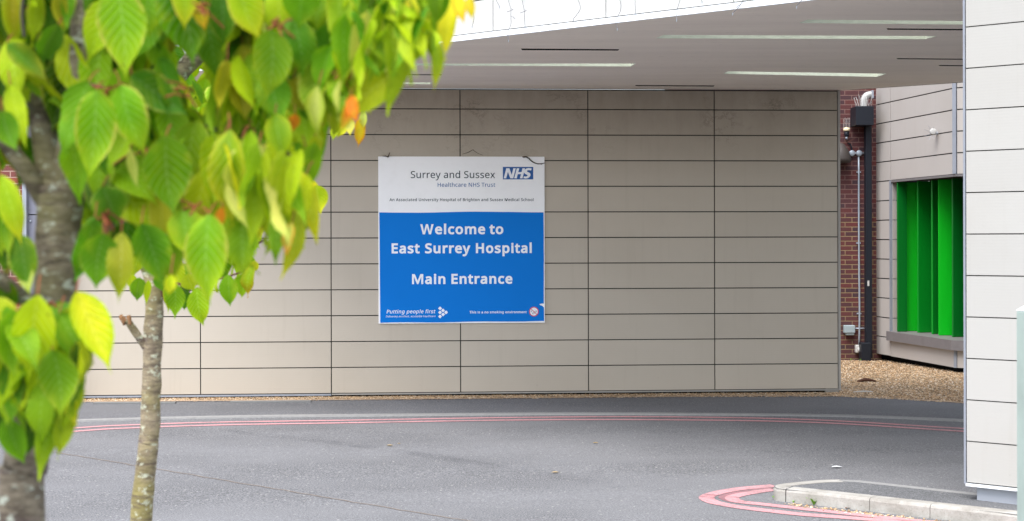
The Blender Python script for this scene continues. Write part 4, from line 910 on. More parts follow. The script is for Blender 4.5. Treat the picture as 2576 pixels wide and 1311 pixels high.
# ================================================================== fairy light wires on the fascia
z8 = lambda x, y: (1140.4 + x / 1.7944, y / 1.7944)
z4 = lambda x, y: ((800 + x / 1.8727) / 1.4907, y / 1.8727 / 1.4907)
ends = [z4(1575, 42), z4(1640, 100), z4(1838, 185), z4(2002, 46), z8(263, 180), z8(318, 120), z8(567, 85), z8(750, 128), z8(820, 62), z8(1020, 88), z8(1098, 12), z8(1305, 56), z8(1595, 24)]
names = ['first', 'second', 'third', 'fourth', 'fifth', 'sixth', 'seventh', 'eighth', 'ninth', 'tenth', 'eleventh', 'twelfth', 'thirteenth']
r4 = random.Random(12)
for (x, y), nm in zip(ends, names):
    s, z = onplane(x, y, FP + Vector((FN[0], FN[1], 0)) * .03, FD)
    z = max(z, 3.72); ln = 4.42 - z
    t_ = 'short' if ln < .35 else ('long' if ln > .6 else 'middling')
    o = thing('fairy_light_wire', f'{t_} dark fairy light wire hanging on the white fascia, {nm} from the left', 'light wire', fac(s, .035, z), 'fairy light wires hanging on the fascia')
    n = max(4, int(ln / .07)); pts = []
    for i in range(n + 1):
        pts.append(fac(s + r4.uniform(-.014, .014) + .02 * math.sin(i * 1.3), .035 + r4.uniform(0, .02), 4.42 - ln * i / n))
    if ln > .3 and r4.random() < .6: pts[-1] = pts[-1] + Vector((FD[0], FD[1], 0)) * r4.uniform(-.07, .07)
    bm = NB(); tube(bm, pts, .0026, 5, 3)
    for i in range(1, n):
        if r4.random() < .2: tube(bm, [pts[i], pts[i] + Vector((FD[0], FD[1], 0)) * r4.choice((-1, 1)) * .03 + Vector((0, 0, -.012)), pts[i] + Vector((FD[0], FD[1], 0)) * r4.choice((-.05, .05)) + Vector((0, 0, -.028))], .0028, 4, 1)
    obj('wire', bm, M['wire'], o)
    bm = NB(); q = pts[-1]; tube(bm, [q, q - Vector((0, 0, .02))], [.005, .003], 6, 1); obj('bulb', bm, M['bulb'], o)

# ================================================================== small things on the ground
def flat_leaf(name, label, cat, x, y, L, m, rz, group=None, Y=None):
    q = ground(x, y, .006); bm = NB(); prof = [(-.5, 0), (-.25, .22), (.05, .3), (.3, .16), (.5, 0)]
    c, s = math.cos(rz), math.sin(rz); A, B, Cc = [], [], []
    for u, v in prof:
        for lst, sg in ((A, 1), (B, -1), (Cc, 0)):
            lx, ly = u * L, v * L * sg; lst.append(bm.verts.new((q.x + lx * c - ly * s, q.y + lx * s + ly * c, q.z + abs(v) * L * .35 * abs(sg) + .1 * L * abs(u))))
    for i in range(4):
        for P_, Q_ in ((A, Cc), (Cc, B)):
            try: bm.faces.new((P_[i], P_[i + 1], Q_[i + 1], Q_[i]))
            except ValueError: pass
    return tag(obj(name, bm, m), label, cat, group)
flat_leaf('paper_scrap', 'white scrap of paper on the dark road near the island', 'litter', 2105, 1176, .10, M['paper'], .1)
for x, y, L, lab in ((981, 1121, .07, 'tan fallen leaf on the road below the left part of the sign'), (1498, 1114.5, .06, 'tan fallen leaf on the road right of the sign, beyond the middle'), (1397, 1189, .07, 'pale fallen leaf lying in the middle of the open road'), (1004, 1116, .04, 'tiny reddish leaf on the road beside a tan leaf')):
    flat_leaf('fallen_leaf', lab, 'leaf', x, y, L, M['dry_leaf'], rnd.uniform(-.4, .4), 'fallen leaves on the road')
zx = lambda x, y: ((2500 + x / 1.9224) / 1.4907, (1700 + y / 1.9224) / 1.4907)
flat_leaf('fallen_leaf', 'dark brown fallen leaf against the island kerb', 'leaf', *zx(1310, 396), .06, M['brown_leaf'], .2, 'fallen leaves on the road')
def weed(x, y, n, h, lab, seed):
    r = random.Random(seed); q = ground(x, y); bm = NB()
    for i in range(n):
        a = r.uniform(0, 6.28); L = h * r.uniform(.6, 1.1); e = r.uniform(.5, 1.1); wd = L * .22
        dx, dy = math.cos(a), math.sin(a); px_, py_ = -dy, dx; rows_ = []
        for u, wv in ((0, .15), (.35, .8), (.65, 1), (.88, .6), (1, .05)):
            cx, cy, cz_ = q.x + dx * L * u * e * .8, q.y + dy * L * u * e * .5, q.z + L * (u * .9 - u * u * .35)
            rows_.append((bm.verts.new((cx + px_ * wd * wv / 2, cy + py_ * wd * wv / 2, cz_)), bm.verts.new((cx - px_ * wd * wv / 2, cy - py_ * wd * wv / 2, cz_ + .004))))
        for A_, B_ in zip(rows_, rows_[1:]): bm.faces.new((A_[0], A_[1], B_[1], B_[0]))
    return tag(obj('weed', bm, M['weed']), lab, 'weed', 'weeds growing by the kerb')
weed(*zx(1060, 375), 11, .10, 'largest leafy green weed in the channel along the island kerb', 1)
weed(*zx(790, 335), 8, .06, 'small grassy weed at the rounded nose of the island kerb', 2)
weed(*zx(912, 358), 5, .035, 'tiny weed between two others along the island kerb', 3)
def g_at(x, y): return ground(x, y, .012)
for x, y, lab, sd in ((*z7(183, 526), 'small weed at the foot of the brick wall', 4), (*z7(236, 530), 'small weed at the foot of the black downpipe', 5)): weed(x, y, 7, .07, lab, sd)
q = g_at(*z7(258, 630)); bm = NB(); tube(bm, [(q.x - .12, q.y, q.z), (q.x, q.y + .02, q.z + .03), (q.x + .14, q.y, q.z + .01)], [.02, .03, .012], 6, 3, .4); tag(obj('bark_piece', bm, M['wood_bit']), 'dark piece of bark lying on the gravel bed', 'wood')
q = g_at(*z7(245, 681)); bm = NB(); tube(bm, [(q.x - .13, q.y, q.z), (q.x, q.y, q.z + .012), (q.x + .13, q.y + .02, q.z)], [.008, .012, .008], 6, 3, .3); tag(obj('stick', bm, M['pale_stick']), 'pale stick lying at the front of the gravel bed', 'stick')
q = g_at(*z7(92, 681)); bm = NB(); box(bm, (q.x, q.y + .05, q.z + .02), .17, .1, .06, .05); bevel(bm, .008); tag(obj('paving_block', bm, M['kerb']), 'pale block under the right end of the panelled wall', 'block')
z3 = lambda x, y: (x / 2.288, 737.9 + y / 2.288)
for a, b, lab in (((540, 636), (1012, 633), 'thin grey drain cover in the gravel left of the young tree trunk'), ((1325, 629), (1790, 625), 'thin grey drain cover in the gravel right of the young tree trunk')):
    p, q = g_at(*z3(*a)), g_at(*z3(*b)); bm = NB(); dd = (q - p); box(bm, ((p.x + q.x) / 2, (p.y + q.y) / 2, p.z + .006), dd.length, .1, .024, math.atan2(dd.y, dd.x)); bevel(bm, .003, 1)
    tag(obj('drain_cover', bm, M['drain']), lab, 'drain', 'drain covers in the gravel strip')

# ================================================================== the two cherry trees
TV = [0, .05, .13, .24, .37, .5, .62, .73, .82, .89, .94, 1.0]
TWD = [.03, .38, .72, .94, 1.0, .95, .80, .54, .28, .11, .05, .0]
TU = [-1, -.66, -.33, 0, .33, .66, 1]
TINT = {'G': (.085, .265, .002), 'g': (.175, .40, .003), 'L': (.45, .60, .004), 'l': (.28, .49, .004), 'Y': (.84, .74, .02), 'O': (.92, .28, .015), 'D': (.035, .12, .002), 'P': (.64, .70, .14), 'V': (.40, .38, .008)}
class Crown:
    def __init__(s, seed): s.V, s.F, s.C, s.U, s.S, s.r = [], [], [], [], [], random.Random(seed)
    def leaf(s, B, T, W, tint, tipc=None, roll=0.0, fold=None, curl=None, face=None):
        r = s.r; B = Vector(B); T = Vector(T); a = T - B; L = a.length; a.normalize()
        view = (face if face else (Vector((0, 0, CAM_H)) - (B + T) / 2)).normalized()
        n = (view - a * view.dot(a)).normalized(); sd_ = a.cross(n)
        if roll: n, sd_ = n * math.cos(roll) + sd_ * math.sin(roll), sd_ * math.cos(roll) - n * math.sin(roll)
        fold = r.uniform(.05, .65) if fold is None else fold; curl = r.uniform(-.14, .20) if curl is None else curl
        ph = r.uniform(0, 6.28); wav = r.uniform(.03, .13); skew = r.uniform(-.06, .06)
        b = len(s.V); c0 = Vector(TINT[tint]); c1 = Vector(TINT[tipc]) if tipc else c0.lerp(Vector(TINT['L']), r.uniform(.1, .45))
        j = r.uniform(.78, 1.15); hue = r.uniform(-.12, .18); c0 = Vector((c0.x * (1 + hue), c0.y, c0.z)); edge = r.choice((0, 0, .25, .6)); rim = r.choice((0, .1, .4, .9)); nu = len(TU)
        for v, w_ in zip(TV, TWD):
            for u in TU:
                au = abs(u); ser = 1 + (.03 * math.sin(v * 60 + ph) if au > .9 else 0)
                off = a * (L * v) + sd_ * (u * w_ * W / 2 * ser + skew * L * math.sin(math.pi * v)) + n * (curl * L * math.sin(math.pi * v * .9) * 1.0 + au * w_ * W / 2 * fold + au * au * wav * L * math.sin(v * 9 + ph + (1 if u > 0 else 3)) * .5)
                s.V.append(B + off)
                t = max(0, min(1, (v - .45) * 1.5)) * .8 + au * au * (.25 + edge)
                cc = c0.lerp(c1, min(1, t)) * j; s.C.append((cc.x, cc.y, cc.z, rim)); s.U.append((u, v))
        for i in range(len(TV) - 1):
            for k in range(nu - 1): q = b + i * nu + k; s.F.append((q, q + 1, q + nu + 1, q + nu))
    def stalk(s, A, B, rad=.0011):
        A, B = Vector(A), Vector(B); t = (B - A).normalized(); u = t.orthogonal().normalized(); w_ = t.cross(u); b = len(s.V)
        for q in (A, A.lerp(B, .5) + Vector((0, 0, .004)), B):
            for k in range(4): s.V.append(q + (u * math.cos(k * 1.571) + w_ * math.sin(k * 1.571)) * rad); s.C.append((.3, .1, .04, 1)); s.U.append((0, 0))
        for i in range(2):
            for k in range(4): s.S.append(len(s.F)); s.F.append((b + i * 4 + k, b + i * 4 + (k + 1) % 4, b + i * 4 + 4 + (k + 1) % 4, b + i * 4 + 4 + k))
    def build(s, parent, name='crown'):
        me = bpy.data.meshes.new(name); me.from_pydata([tuple(v) for v in s.V], [], s.F); me.materials.append(M['leaf']); me.materials.append(M['stalk'])
        for i in s.S: me.polygons[i].material_index = 1
        at_ = me.attributes.new('leaf_tint', 'FLOAT_COLOR', 'POINT'); at_.data.foreach_set('color', [x for c in s.C for x in c])
        uvl = me.uv_layers.new(name='leaf_uv'); li = [0] * len(me.loops); me.loops.foreach_get('vertex_index', li)
        uvl.data.foreach_set('uv', [x for i in li for x in s.U[i]])
        me.polygons.foreach_set('use_smooth', [True] * len(me.polygons))
        o = bpy.data.objects.new(name, me); COL.objects.link(o); o.parent = parent; o.location = -parent.location; return o
def inside(x, y, poly):
    c = False; n = len(poly)
    for i in range(n):
        (x0, y0), (x1, y1) = poly[i], poly[(i + 1) % n]
        if (y0 > y) != (y1 > y) and x < (x1 - x0) * (y - y0) / (y1 - y0) + x0: c = not c
    return c
def limb(tree, pts, m, name='branch', seg=12, k=5, lump=.10):
    """pts: (x, y, width in photo points, depth)"""
    P = [at(x, y, Y) for x, y, w_, Y in pts]; rd = [w_ / 2 / F_PX * Y for x, y, w_, Y in pts]
    bm = NB(); tube(bm, P, rd, seg, k, lump); return obj(name, bm, m, tree, True)

# ---- near tree
Y1 = 2.5
base = at(40, 1330, Y1); base.z = gz(Y1)
t1 = thing('cherry_tree', 'nearest cherry tree with large yellowing green leaves and a thick mottled trunk at the left', 'tree', base)
bm = NB()
Pt = [Vector((base.x - .03, Y1, gz(Y1) - .05)), Vector((base.x - .015, Y1, gz(Y1) + .25)), Vector((base.x - .012, Y1, .6))] + [at(x, y, Y1) for x, y in ((52, 1311), (66, 1180), (92, 1030), (118, 880), (135, 760), (142, 660), (148, 560), (152, 470))]
tube(bm, Pt, [.055, .045, .040] + [w_ / 2 / F_PX * Y1 for w_ in (116, 112, 108, 106, 106, 104, 112, 118)], 20, 6, .10)
obj('trunk', bm, M['bark_near'], t1, True)
limb(t1, [(148, 520, 92, 2.5), (122, 400, 72, 2.5), (106, 290, 62, 2.5), (110, 200, 56, 2.51), (118, 90, 48, 2.52), (128, -40, 42, 2.54), (110, -220, 34, 2.56), (70, -500, 22, 2.6)], M['bark_near'])
limb(t1, [(160, 520, 92, 2.5), (176, 420, 82, 2.49), (190, 300, 70, 2.47), (200, 180, 62, 2.46), (205, 60, 58, 2.45), (204, -60, 54, 2.45), (230, -260, 40, 2.46), (300, -520, 24, 2.5)], M['bark_near'])
limb(t1, [(120, 520, 50, 2.5), (85, 455, 52, 2.48), (40, 395, 42, 2.46), (-10, 335, 36, 2.44), (-120, 240, 26, 2.4)], M['bark_near'])
limb(t1, [(120, 770, 40, 2.5), (78, 762, 40, 2.47), (40, 735, 38, 2.45), (0, 702, 36, 2.42), (-90, 640, 28, 2.38)], M['bark_near'])
limb(t1, [(170, 640, 30, 2.5), (235, 600, 26, 2.52), (290, 556, 24, 2.54), (350, 545, 22, 2.56), (430, 548, 16, 2.58), (520, 520, 12, 2.6), (600, 480, 8, 2.62)], M['bark_near'])
limb(t1, [(205, -20, 40, 2.46), (300, 60, 22, 2.6), (390, 60, 20, 2.68), (520, -40, 18, 2.72), (700, -60, 14, 2.75), (900, -40, 11, 2.76), (1060, -20, 8, 2.76), (1160, -30, 5, 2.75)], M['bark_near'])
limb(t1, [(180, 380, 34, 2.5), (260, 420, 22, 2.58), (330, 350, 18, 2.62), (430, 300, 15, 2.66), (560, 330, 12, 2.66), (660, 330, 8, 2.64), (740, 400, 5, 2.62)], M['twig_grey'])
for tw in ([(8, 183, 9, 2.44), (40, 235, 10, 2.46), (95, 285, 12, 2.49)], [(60, -10, 12, 2.44), (56, 40, 11, 2.45), (62, 95, 9, 2.46)], [(60, 20, 7, 2.45), (95, 5, 6, 2.44), (120, -20, 5, 2.44)],
           [(205, 205, 7, 2.44), (240, 215, 7, 2.43), (290, 222, 8, 2.42), (340, 200, 6, 2.42)], [(25, 262, 6, 2.46), (60, 285, 7, 2.48)], [(345, 545, 8, 2.5), (370, 500, 6, 2.48), (390, 440, 5, 2.46)],
           [(640, 370, 8, 2.55), (590, 320, 9, 2.56), (575, 300, 12, 2.57)], [(800, 130, 12, 2.6), (830, 110, 12, 2.6), (870, 90, 8, 2.6)], [(120, 790, 9, 2.42), (112, 745, 8, 2.44)], [(655, 608, 6, 2.66), (668, 598, 6, 2.66), (690, 570, 5, 2.64)]):
    limb(t1, tw, M['twig'] if tw[0][2] < 9 else M['twig_grey'], seg=7, k=4)
# leaves one can tell apart: base x, y, tip x, y, width, tint, tip tint, distance, roll
cr = Crown(21)
LV = [
 (884, 240, 898, 306, 36, 'O', 'O', 2.31, .2), (880, 262, 858, 328, 32, 'O', 'L', 2.31, .3), (1008, -10, 1020, 60, 30, 'Y', 'O', 2.3, .3), (1150, -30, 1168, 60, 34, 'Y', 'O', 2.3, .3), (735, 560, 722, 640, 30, 'P', 'O', 2.3, .4), (560, 520, 540, 600, 26, 'O', 'V', 2.3, .4), (430, 690, 424, 740, 30, 'L', 'Y', 2.3, .3),
 (296, -30, 314, 182, 122, 'g', 'L', 2.34, -.15), (222, 205, 164, 382, 84, 'g', 'g', 2.33, .5), (242, 226, 222, 438, 104, 'g', 'L', 2.30, -.1), (303, 212, 362, 378, 92, 'g', 'L', 2.33, .15),
 (330, 188, 463, 282, 88, 'G', 'G', 2.38, .1), (418, 342, 438, 528, 124, 'g', 'g', 2.33, .1), (578, 326, 588, 548, 92, 'l', 'Y', 2.31, .2), (430, -60, 482, 152, 128, 'G', 'g', 2.40, .1),
 (455, -50, 463, 64, 62, 'L', 'Y', 2.36, .2), (598, -50, 650, 90, 92, 'L', 'Y', 2.33, -.2), (500, 2, 516, 74, 40, 'Y', 'O', 2.38, .1), (92, -26, 80, 106, 44, 'L', 'L', 2.40, .3),
 (146, 62, 104, 158, 62, 'G', 'G', 2.40, .2), (18, 108, 114, 198, 58, 'G', 'V', 2.39, .2), (72, 152, 16, 196, 48, 'L', 'Y', 2.45, .1), (26, 214, 63, 362, 54, 'L', 'L', 2.40, .2),
 (4, 280, 40, 372, 62, 'G', 'g', 2.38, 0), (2, 440, 50, 604, 64, 'L', 'Y', 2.36, .1), (-6, 470, 22, 640, 60, 'g', 'L', 2.38, .1), (572, 152, 552, 264, 42, 'V', 'Y', 2.40, .5), (180, 350, 200, 502, 66, 'g', 'g', 2.36, .3),
 (282, 296, 276, 444, 96, 'G', 'G', 2.42, 0), (327, 372, 345, 470, 24, 'P', 'P', 2.36, .2), (258, 470, 290, 560, 96, 'G', 'g', 2.38, .1), (405, 488, 400, 606, 66, 'V', 'V', 2.42, .1),
 (462, 520, 492, 645, 86, 'g', 'L', 2.36, .3), (527, 538, 528, 752, 108, 'g', 'L', 2.28, 0), (592, 478, 575, 548, 46, 'L', 'Y', 2.34, .3), (606, 556, 608, 692, 84, 'g', 'L', 2.34, .1),
 (240, 548, 190, 692, 74, 'G', 'G', 2.34, .35), (260, 588, 244, 720, 98, 'G', 'g', 2.32, .1), (306, 584, 302, 750, 66, 'V', 'L', 2.34, .3), (356, 562, 405, 712, 94, 'G', 'g', 2.34, .05),
 (422, 590, 432, 706, 78, 'g', 'L', 2.38, .3), (48, 588, 66, 722, 74, 'G', 'g', 2.40, .2), (14, 560, 18, 695, 56, 'D', 'g', 2.44, .2), (64, 668, 74, 735, 40, 'P', 'L', 2.40, .4),
 (95, 742, 74, 935, 108, 'L', 'L', 2.26, .05), (192, 734, 274, 922, 92, 'Y', 'L', 2.28, .25), (150, 788, 230, 905, 80, 'g', 'G', 2.34, .1), (132, 880, 150, 1040, 98, 'g', 'L', 2.27, -.1),
 (20, 888, 28, 1060, 70, 'G', 'g', 2.32, .15), (72, 968, 66, 1135, 58, 'D', 'G', 2.38, .2), (132, 1028, 102, 1195, 62, 'l', 'L', 2.30, .3), (182, 1008, 148, 1145, 52, 'L', 'L', 2.33, .4),
 (14, 1050, 58, 1155, 64, 'G', 'g', 2.35, .1), (-4, 850, 12, 965, 64, 'G', 'G', 2.36, .1), (8, 700, 22, 800, 74, 'G', 'g', 2.42, .1), (-8, 752, 6, 845, 56, 'g', 'L', 2.40, .2), (208, 815, 216, 908, 48, 'L', 'L', 2.36, .2),
 (150, 905, 185, 1010, 60, 'L', 'L', 2.36, .3), (100, 850, 95, 1000, 70, 'g', 'L', 2.38, .2), (165, 930, 188, 1060, 56, 'L', 'Y', 2.34, .5), (40, 800, 30, 900, 60, 'L', 'g', 2.33, .2),
 (682, 72, 668, 240, 98, 'g', 'L', 2.32, .05), (736, 40, 756, 182, 84, 'G', 'g', 2.38, .1), (768, -40, 754, 64, 94, 'g', 'g', 2.34, 0), (852, -30, 862, 122, 70, 'l', 'L', 2.34, .3),
 (832, 46, 850, 155, 98, 'G', 'G', 2.40, .1), (892, 86, 880, 176, 94, 'G', 'g', 2.40, .1), (872, 158, 902, 240, 112, 'G', 'g', 2.42, 0), (986, 188, 882, 295, 88, 'L', 'L', 2.36, .2), (1022, 118, 980, 278, 50, 'L', 'L', 2.34, .4),
 (960, 112, 945, 168, 38, 'V', 'O', 2.38, .2), (1062, -10, 1098, 150, 46, 'L', 'L', 2.34, .4), (1096, 100, 1089, 220, 34, 'L', 'Y', 2.34, .4), (1156, -24, 1126, 138, 48, 'Y', 'Y', 2.32, .4), (1180, -14, 1190, 54, 24, 'Y', 'Y', 2.36, .5),
 (1010, -14, 1014, 68, 32, 'Y', 'O', 2.36, .5), (1040, -20, 1030, 62, 28, 'P', 'Y', 2.36, .6), (962, -4, 990, 135, 58, 'V', 'L', 2.37, .4), (1048, 6, 1040, 114, 48, 'g', 'l', 2.40, .3), (1050, 96, 1034, 160, 48, 'L', 'L', 2.38, .2), (1105, -20, 1112, 90, 40, 'l', 'L', 2.4, .3),
 (674, 184, 706, 302, 88, 'G', 'g', 2.38, .1), (692, 286, 712, 400, 68, 'g', 'L', 2.36, .1), (652, 362, 702, 444, 30, 'P', 'P', 2.34, .2), (802, 214, 808, 338, 44, 'P', 'L', 2.36, .4), (738, 196, 782, 285, 74, 'V', 'G', 2.42, .2),
 (742, 286, 734, 334, 32, 'O', 'O', 2.38, .2), (792, 342, 783, 398, 34, 'L', 'Y', 2.40, .3), (770, 376, 752, 424, 32, 'L', 'L', 2.42, .3), (702, 396, 762, 605, 62, 'l', 'L', 2.38, .3), (724, 416, 786, 598, 58, 'L', 'Y', 2.36, .35), (748, 530, 704, 690, 50, 'L', 'Y', 2.34, .4),
 (690, 430, 692, 612, 64, 'L', 'L', 2.40, .2), (652, 418, 652, 566, 74, 'g', 'L', 2.40, .2), (642, 336, 662, 484, 66, 'G', 'g', 2.44, .2), (610, 346, 632, 450, 22, 'P', 'P', 2.36, .2), (560, 350, 546, 490, 56, 'G', 'g', 2.40, .2), (770, 440, 772, 560, 44, 'L', 'Y', 2.38, .3),
 (610, 110, 640, 230, 80, 'V', 'G', 2.46, .2), (600, 190, 616, 300, 70, 'V', 'V', 2.45, .2), (380, 20, 400, 120, 90, 'G', 'g', 2.44, .1), (370, -40, 372, 90, 80, 'g', 'L', 2.40, .3), (520, 40, 545, 190, 84, 'G', 'g', 2.46, .2), (560, -20, 560, 110, 74, 'G', 'g', 2.42, .1),
 (700, -30, 705, 110, 74, 'L', 'L', 2.38, .3), (800, -30, 800, 80, 70, 'g', 'L', 2.44, .2), (905, -30, 915, 80, 74, 'g', 'L', 2.42, .2), (930, 60, 935, 190, 60, 'g', 'L', 2.44, .2), (830, 170, 850, 300, 80, 'l', 'L', 2.42, .2), (760, 260, 770, 380, 70, 'l', 'L', 2.44, .2),
 (868, 250, 840, 345, 60, 'L', 'L', 2.42, .3), (910, 200, 930, 280, 60, 'L', 'Y', 2.44, .3), (480, 330, 500, 470, 84, 'G', 'g', 2.46, .2), (390, 250, 380, 350, 84, 'D', 'G', 2.50, .2), (340, 470, 330, 560, 80, 'D', 'g', 2.48, .2),
 (-20, 0, 30, 130, 80, 'G', 'V', 2.46, .2), (30, -30, 35, 110, 60, 'V', 'L', 2.46, .2), (0, 180, -5, 300, 70, 'D', 'g', 2.46, .2), (150, -30, 160, 72, 40, 'V', 'Y', 2.40, .4), (166, -40, 170, 60, 40, 'g', 'g', 2.42, .4), (-30, 520, 0, 640, 70, 'g', 'L', 2.42, .2), (-20, 960, 0, 1100, 70, 'D', 'G', 2.40, .1),
]
for x0, y0, x1, y1, wd, c, tc, Y, rl in LV:
    r = cr.r; dY = r.uniform(-.02, .035)
    sgn = r.choice((-1, 1)); B, T = at(x0, y0, Y), at(x1 + (x1 - x0) * .10, y1 + (y1 - y0) * .10, Y + dY)
    cr.leaf(B, T, wd / F_PX * Y / max(.45, math.cos(rl)), c, tc, sgn * rl)
    if y0 > -20:                                             # leaf stalk
        q = B + Vector((r.uniform(-.012, .012), r.uniform(.0, .03), r.uniform(.015, .03)))
        cr.stalk(B, q)
for x, y in ((285, 222), (470, 232), (660, 375), (640, 555), (500, 520), (120, 770), (255, 545), (690, 60), (505, 20), (1010, 60), (880, 180), (365, 385)):   # bud spurs
    q = at(x, y, 2.36)
    for i in range(7): cr.stalk(q + Vector((cr.r.gauss(0, .006), cr.r.gauss(0, .006), cr.r.gauss(0, .005))), q + Vector((cr.r.gauss(0, .02), cr.r.gauss(0, .02), cr.r.uniform(-.03, .012))), .0018)
fill1 = [(-420, -560), (1230, -560), (1185, -40), (1150, 10), (1090, 60), (1045, 140), (985, 190), (930, 250), (880, 290), (810, 335), (775, 395), (770, 430), (785, 480), (778, 550), (735, 610), (690, 620), (640, 640), (600, 675), (560, 690), (520, 695), (470, 690), (420, 690), (380, 700), (330, 700), (290, 690), (240, 690), (200, 640), (195, 470), (60, 380), (52, 640), (-420, 700)]
low1 = [(-160, 700), (60, 760), (110, 745), (190, 770), (255, 820), (262, 900), (200, 880), (192, 1000), (175, 1080), (135, 1130), (100, 1130), (50, 1100), (0, 1080), (-160, 1050)]
gaps = [[(56, 425), (100, 425), (112, 640), (56, 640)], [(228, 130), (256, 130), (250, 190), (225, 190)], [(430, 100), (545, 90), (545, 240), (430, 240)], [(275, 700), (345, 690), (345, 830), (290, 800)]]
def scatter(c, poly, n, y0, y1, ln, tints, gaps=(), wr=(.42, .62)):
    r = c.r; xs_ = [p[0] for p in poly]; ys_ = [p[1] for p in poly]; k = 0; tries = 0
    while k < n and tries < n * 60:
        tries += 1; x = r.uniform(min(xs_), max(xs_)); y = r.uniform(min(ys_), max(ys_)); Y = r.uniform(y0, y1)
        L = r.uniform(*ln); px_ = L * F_PX / Y; a = r.gauss(0, .38)
        x1, y1_ = x + math.sin(a) * px_, y + math.cos(a) * px_
        if not (inside(x, y, poly) and inside(x1, y1_, poly)): continue
        if any(inside(u, v, g) for g in gaps for u, v in ((x, y), ((x + x1) / 2, (y + y1_) / 2), (x1, y1_))): continue
        k += 1; t = r.choice(tints)
        B = at(x, y, Y); T = at(x1, y1_, Y + r.uniform(-.5, .5) * L)
        c.leaf(B, T, L * r.uniform(*wr), t, None, r.gauss(0, .85))
scatter(cr, fill1, 860, 2.46, 3.05, (.075, .125), 'GGGGgggllLDDDLL', gaps)
scatter(cr, [(-200, -300), (1100, -300), (1060, 60), (930, 240), (770, 380), (780, 540), (640, 610), (430, 640), (230, 600), (200, 380), (60, 330), (-200, 400)], 170, 2.40, 2.52, (.085, .13), 'GGggglllLLD', gaps[:3], (.34, .52))
scatter(cr, [(-40, 740), (180, 760), (240, 860), (205, 1000), (180, 1120), (110, 1190), (40, 1140), (-40, 1060)], 20, 2.28, 2.35, (.085, .12), 'gGLlgL', (), (.34, .5))
scatter(cr, low1, 64, 2.34, 2.46, (.07, .11), 'GGglLD', ())
scatter(cr, [(-300, 60), (60, 60), (56, 420), (40, 640), (-300, 660)], 40, 2.42, 2.7, (.08, .12), 'GGglLDV', gaps)
scatter(cr, [(-420, -560), (1230, -560), (1190, -30), (-420, -20)], 160, 2.3, 2.7, (.08, .125), 'GGggllLL', ())
scatter(cr, [(560, 330), (700, 290), (800, 420), (796, 560), (705, 690), (600, 690), (540, 520)], 40, 2.27, 2.39, (.075, .125), 'LLPLYlggLl', (), (.18, .36))
scatter(cr, [(860, 40), (900, -90), (1190, -90), (1140, 110), (1010, 250), (880, 310), (780, 300)], 42, 2.27, 2.39, (.075, .125), 'LYLPlgLgGLl', (), (.2, .38))
scatter(cr, [(820, 110), (1075, 80), (1030, 190), (930, 290), (790, 330)], 30, 2.36, 2.52, (.075, .12), 'gLlLgl', ())
scatter(cr, [(180, -160), (900, -160), (900, 150), (560, 260), (200, 200)], 110, 2.42, 2.8, (.09, .125), 'GGggllLDV', [gaps[1], gaps[2]])
cr.build(t1)

# ---- second tree, farther off
Y2 = 5.0
b2 = at(345, 1400, Y2); b2.z = gz(Y2)
t2 = thing('cherry_tree', 'slender cherry tree behind the nearest one with a lichen flecked trunk and a pruned stub', 'tree', b2)
bm = NB()
Pt = [Vector((b2.x - .06, Y2, gz(Y2) - .05)), Vector((b2.x - .05, Y2, gz(Y2) + .2)), Vector((b2.x - .03, Y2, .5))] + [at(x, y, Y2) for x, y in ((354, 1311), (363, 1218), (376, 1087), (380, 1000), (384, 900), (386, 830), (389, 770), (388, 715))]
tube(bm, Pt, [.052, .044, .04] + [w_ / 2 / F_PX * Y2 for w_ in (57, 52, 50, 48, 47, 48, 46, 42)], 16, 6, .12)
obj('trunk', bm, M['bark_far'], t2, True)
stub = limb(t2, [(372, 880, 20, 5.0), (356, 858, 20, 4.99), (338, 832, 19, 4.98), (320, 806, 18, 4.97)], M['bark_far'], seg=9)
bm = NB(); r5 = random.Random(2)
for i in range(18):
    a = r5.uniform(0, 6.28); e = at(319 + 9 * math.cos(a), 806 + r5.uniform(-4, 12), 4.97 + .011 * math.sin(a)); tube(bm, [e, at(314 + 14 * math.cos(a), 799 - r5.uniform(-2, 8), 4.97 + .018 * math.sin(a))], [.0055, .003], 5, 1, .3)
obj('cut_end', bm, M['cut_wood'], t2)
limb(t2, [(388, 735, 40, 5.0), (378, 700, 34, 5.02), (360, 640, 30, 5.05), (345, 540, 26, 5.1), (330, 400, 22, 5.15), (320, 200, 18, 5.2), (300, -100, 14, 5.3), (290, -400, 8, 5.4)], M['bark_far'])
limb(t2, [(392, 735, 34, 5.0), (402, 700, 26, 5.02), (412, 640, 28, 5.05), (420, 500, 30, 5.1), (418, 330, 38, 5.1), (440, 210, 44, 5.1), (490, 145, 46, 5.1), (545, 95, 42, 5.12), (620, 20, 34, 5.15), (720, -120, 26, 5.2), (840, -350, 14, 5.3)], M['bark_near'])
limb(t2, [(420, 480, 22, 5.08), (470, 380, 20, 5.0), (530, 290, 18, 4.95), (575, 250, 14, 4.9), (660, 200, 10, 4.85), (760, 250, 8, 4.8), (850, 300, 6, 4.75), (905, 320, 4, 4.7)], M['twig_grey'])
for tw in ([(760, 380, 4, 4.6), (768, 420, 5, 4.6), (776, 448, 5, 4.6), (790, 475, 4, 4.6)], [(440, 712, 6, 4.9), (460, 716, 6, 4.88), (480, 718, 5, 4.86), (560, 700, 5, 4.85), (620, 680, 4, 4.85)], [(472, 740, 4, 4.86), (480, 725, 4, 4.86)], [(418, 760, 12, 4.98), (408, 735, 8, 4.96), (412, 712, 6, 4.95)], [(660, 606, 5, 4.8), (640, 620, 5, 4.82), (600, 660, 5, 4.85)]):
    limb(t2, tw, M['twig'], seg=6, k=4)
c2 = Crown(33)
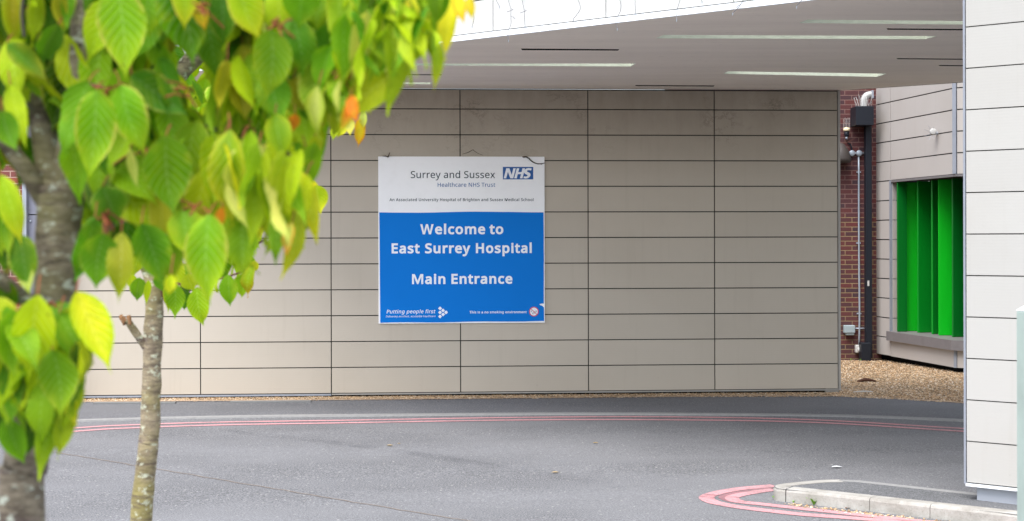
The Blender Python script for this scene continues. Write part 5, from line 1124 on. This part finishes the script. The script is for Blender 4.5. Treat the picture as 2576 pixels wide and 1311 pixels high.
for x0, y0, x1, y1, wd, c, tc, Y, rl in [
 (352, 698, 345, 760, 42, 'g', 'G', 4.85, .1), (374, 705, 368, 768, 18, 'L', 'L', 4.85, .5), (330, 690, 334, 735, 26, 'L', 'g', 4.9, .3), (440, 712, 440, 803, 50, 'g', 'l', 4.8, .2), (420, 715, 424, 790, 26, 'l', 'L', 4.82, .5), (466, 728, 463, 783, 38, 'G', 'G', 4.86, .1), (495, 722, 513, 820, 56, 'l', 'L', 4.75, 0),
 (470, 690, 490, 735, 40, 'L', 'L', 4.84, .2), (455, 720, 475, 745, 26, 'D', 'G', 4.86, .1), (574, 690, 580, 770, 46, 'g', 'g', 4.8, .1), (608, 690, 606, 752, 38, 'l', 'L', 4.82, .4), (636, 668, 627, 748, 32, 'L', 'O', 4.8, .4), (640, 655, 632, 690, 26, 'Y', 'Y', 4.82, .3), (400, 690, 408, 735, 36, 'G', 'g', 4.88, .1),
 (796, 466, 808, 540, 50, 'L', 'Y', 4.55, .1), (790, 455, 778, 500, 34, 'Y', 'Y', 4.58, .5), (906, 300, 899, 374, 30, 'Y', 'O', 4.6, .2), (880, 298, 881, 342, 26, 'P', 'Y', 4.6, .2), (862, 300, 845, 350, 28, 'L', 'Y', 4.62, .3), (918, 282, 915, 325, 20, 'P', 'Y', 4.6, .4), (845, 320, 838, 355, 22, 'L', 'L', 4.6, .3), (772, 382, 754, 420, 30, 'L', 'Y', 4.6, .3),
 ]:
    c2.leaf(at(x0, y0, Y), at(x1, y1, Y + c2.r.uniform(-.02, .03)), wd / F_PX * Y / max(.45, math.cos(rl)), c, tc, c2.r.choice((-1, 1)) * rl)
fill2 = [(280, -500), (1060, -500), (1000, 60), (950, 200), (900, 290), (850, 330), (790, 380), (770, 420), (780, 500), (740, 590), (690, 600), (645, 660), (640, 720), (600, 740), (540, 745), (490, 730), (430, 735), (340, 735), (318, 680), (270, 560), (280, 100)]
scatter(c2, fill2, 760, 4.6, 5.7, (.08, .125), 'GGggllLLLl', [gaps[0], [(440, 130), (540, 90), (540, 150), (460, 220)]])
scatter(c2, [(120, -60), (620, -60), (620, 300), (400, 460), (160, 440)], 150, 5.35, 6.1, (.09, .13), 'LLLlgL', [gaps[1]])
scatter(c2, [(-300, 60), (60, 40), (60, 400), (-300, 420)], 40, 4.8, 5.6, (.08, .12), 'LLlgY', [gaps[0]])
scatter(c2, [(150, -300), (900, -300), (900, 200), (560, 300), (180, 260)], 260, 4.6, 6.0, (.09, .13), 'GgllLLLY', [gaps[1], [(440, 130), (540, 90), (540, 150), (460, 220)]])
c2.build(t2)
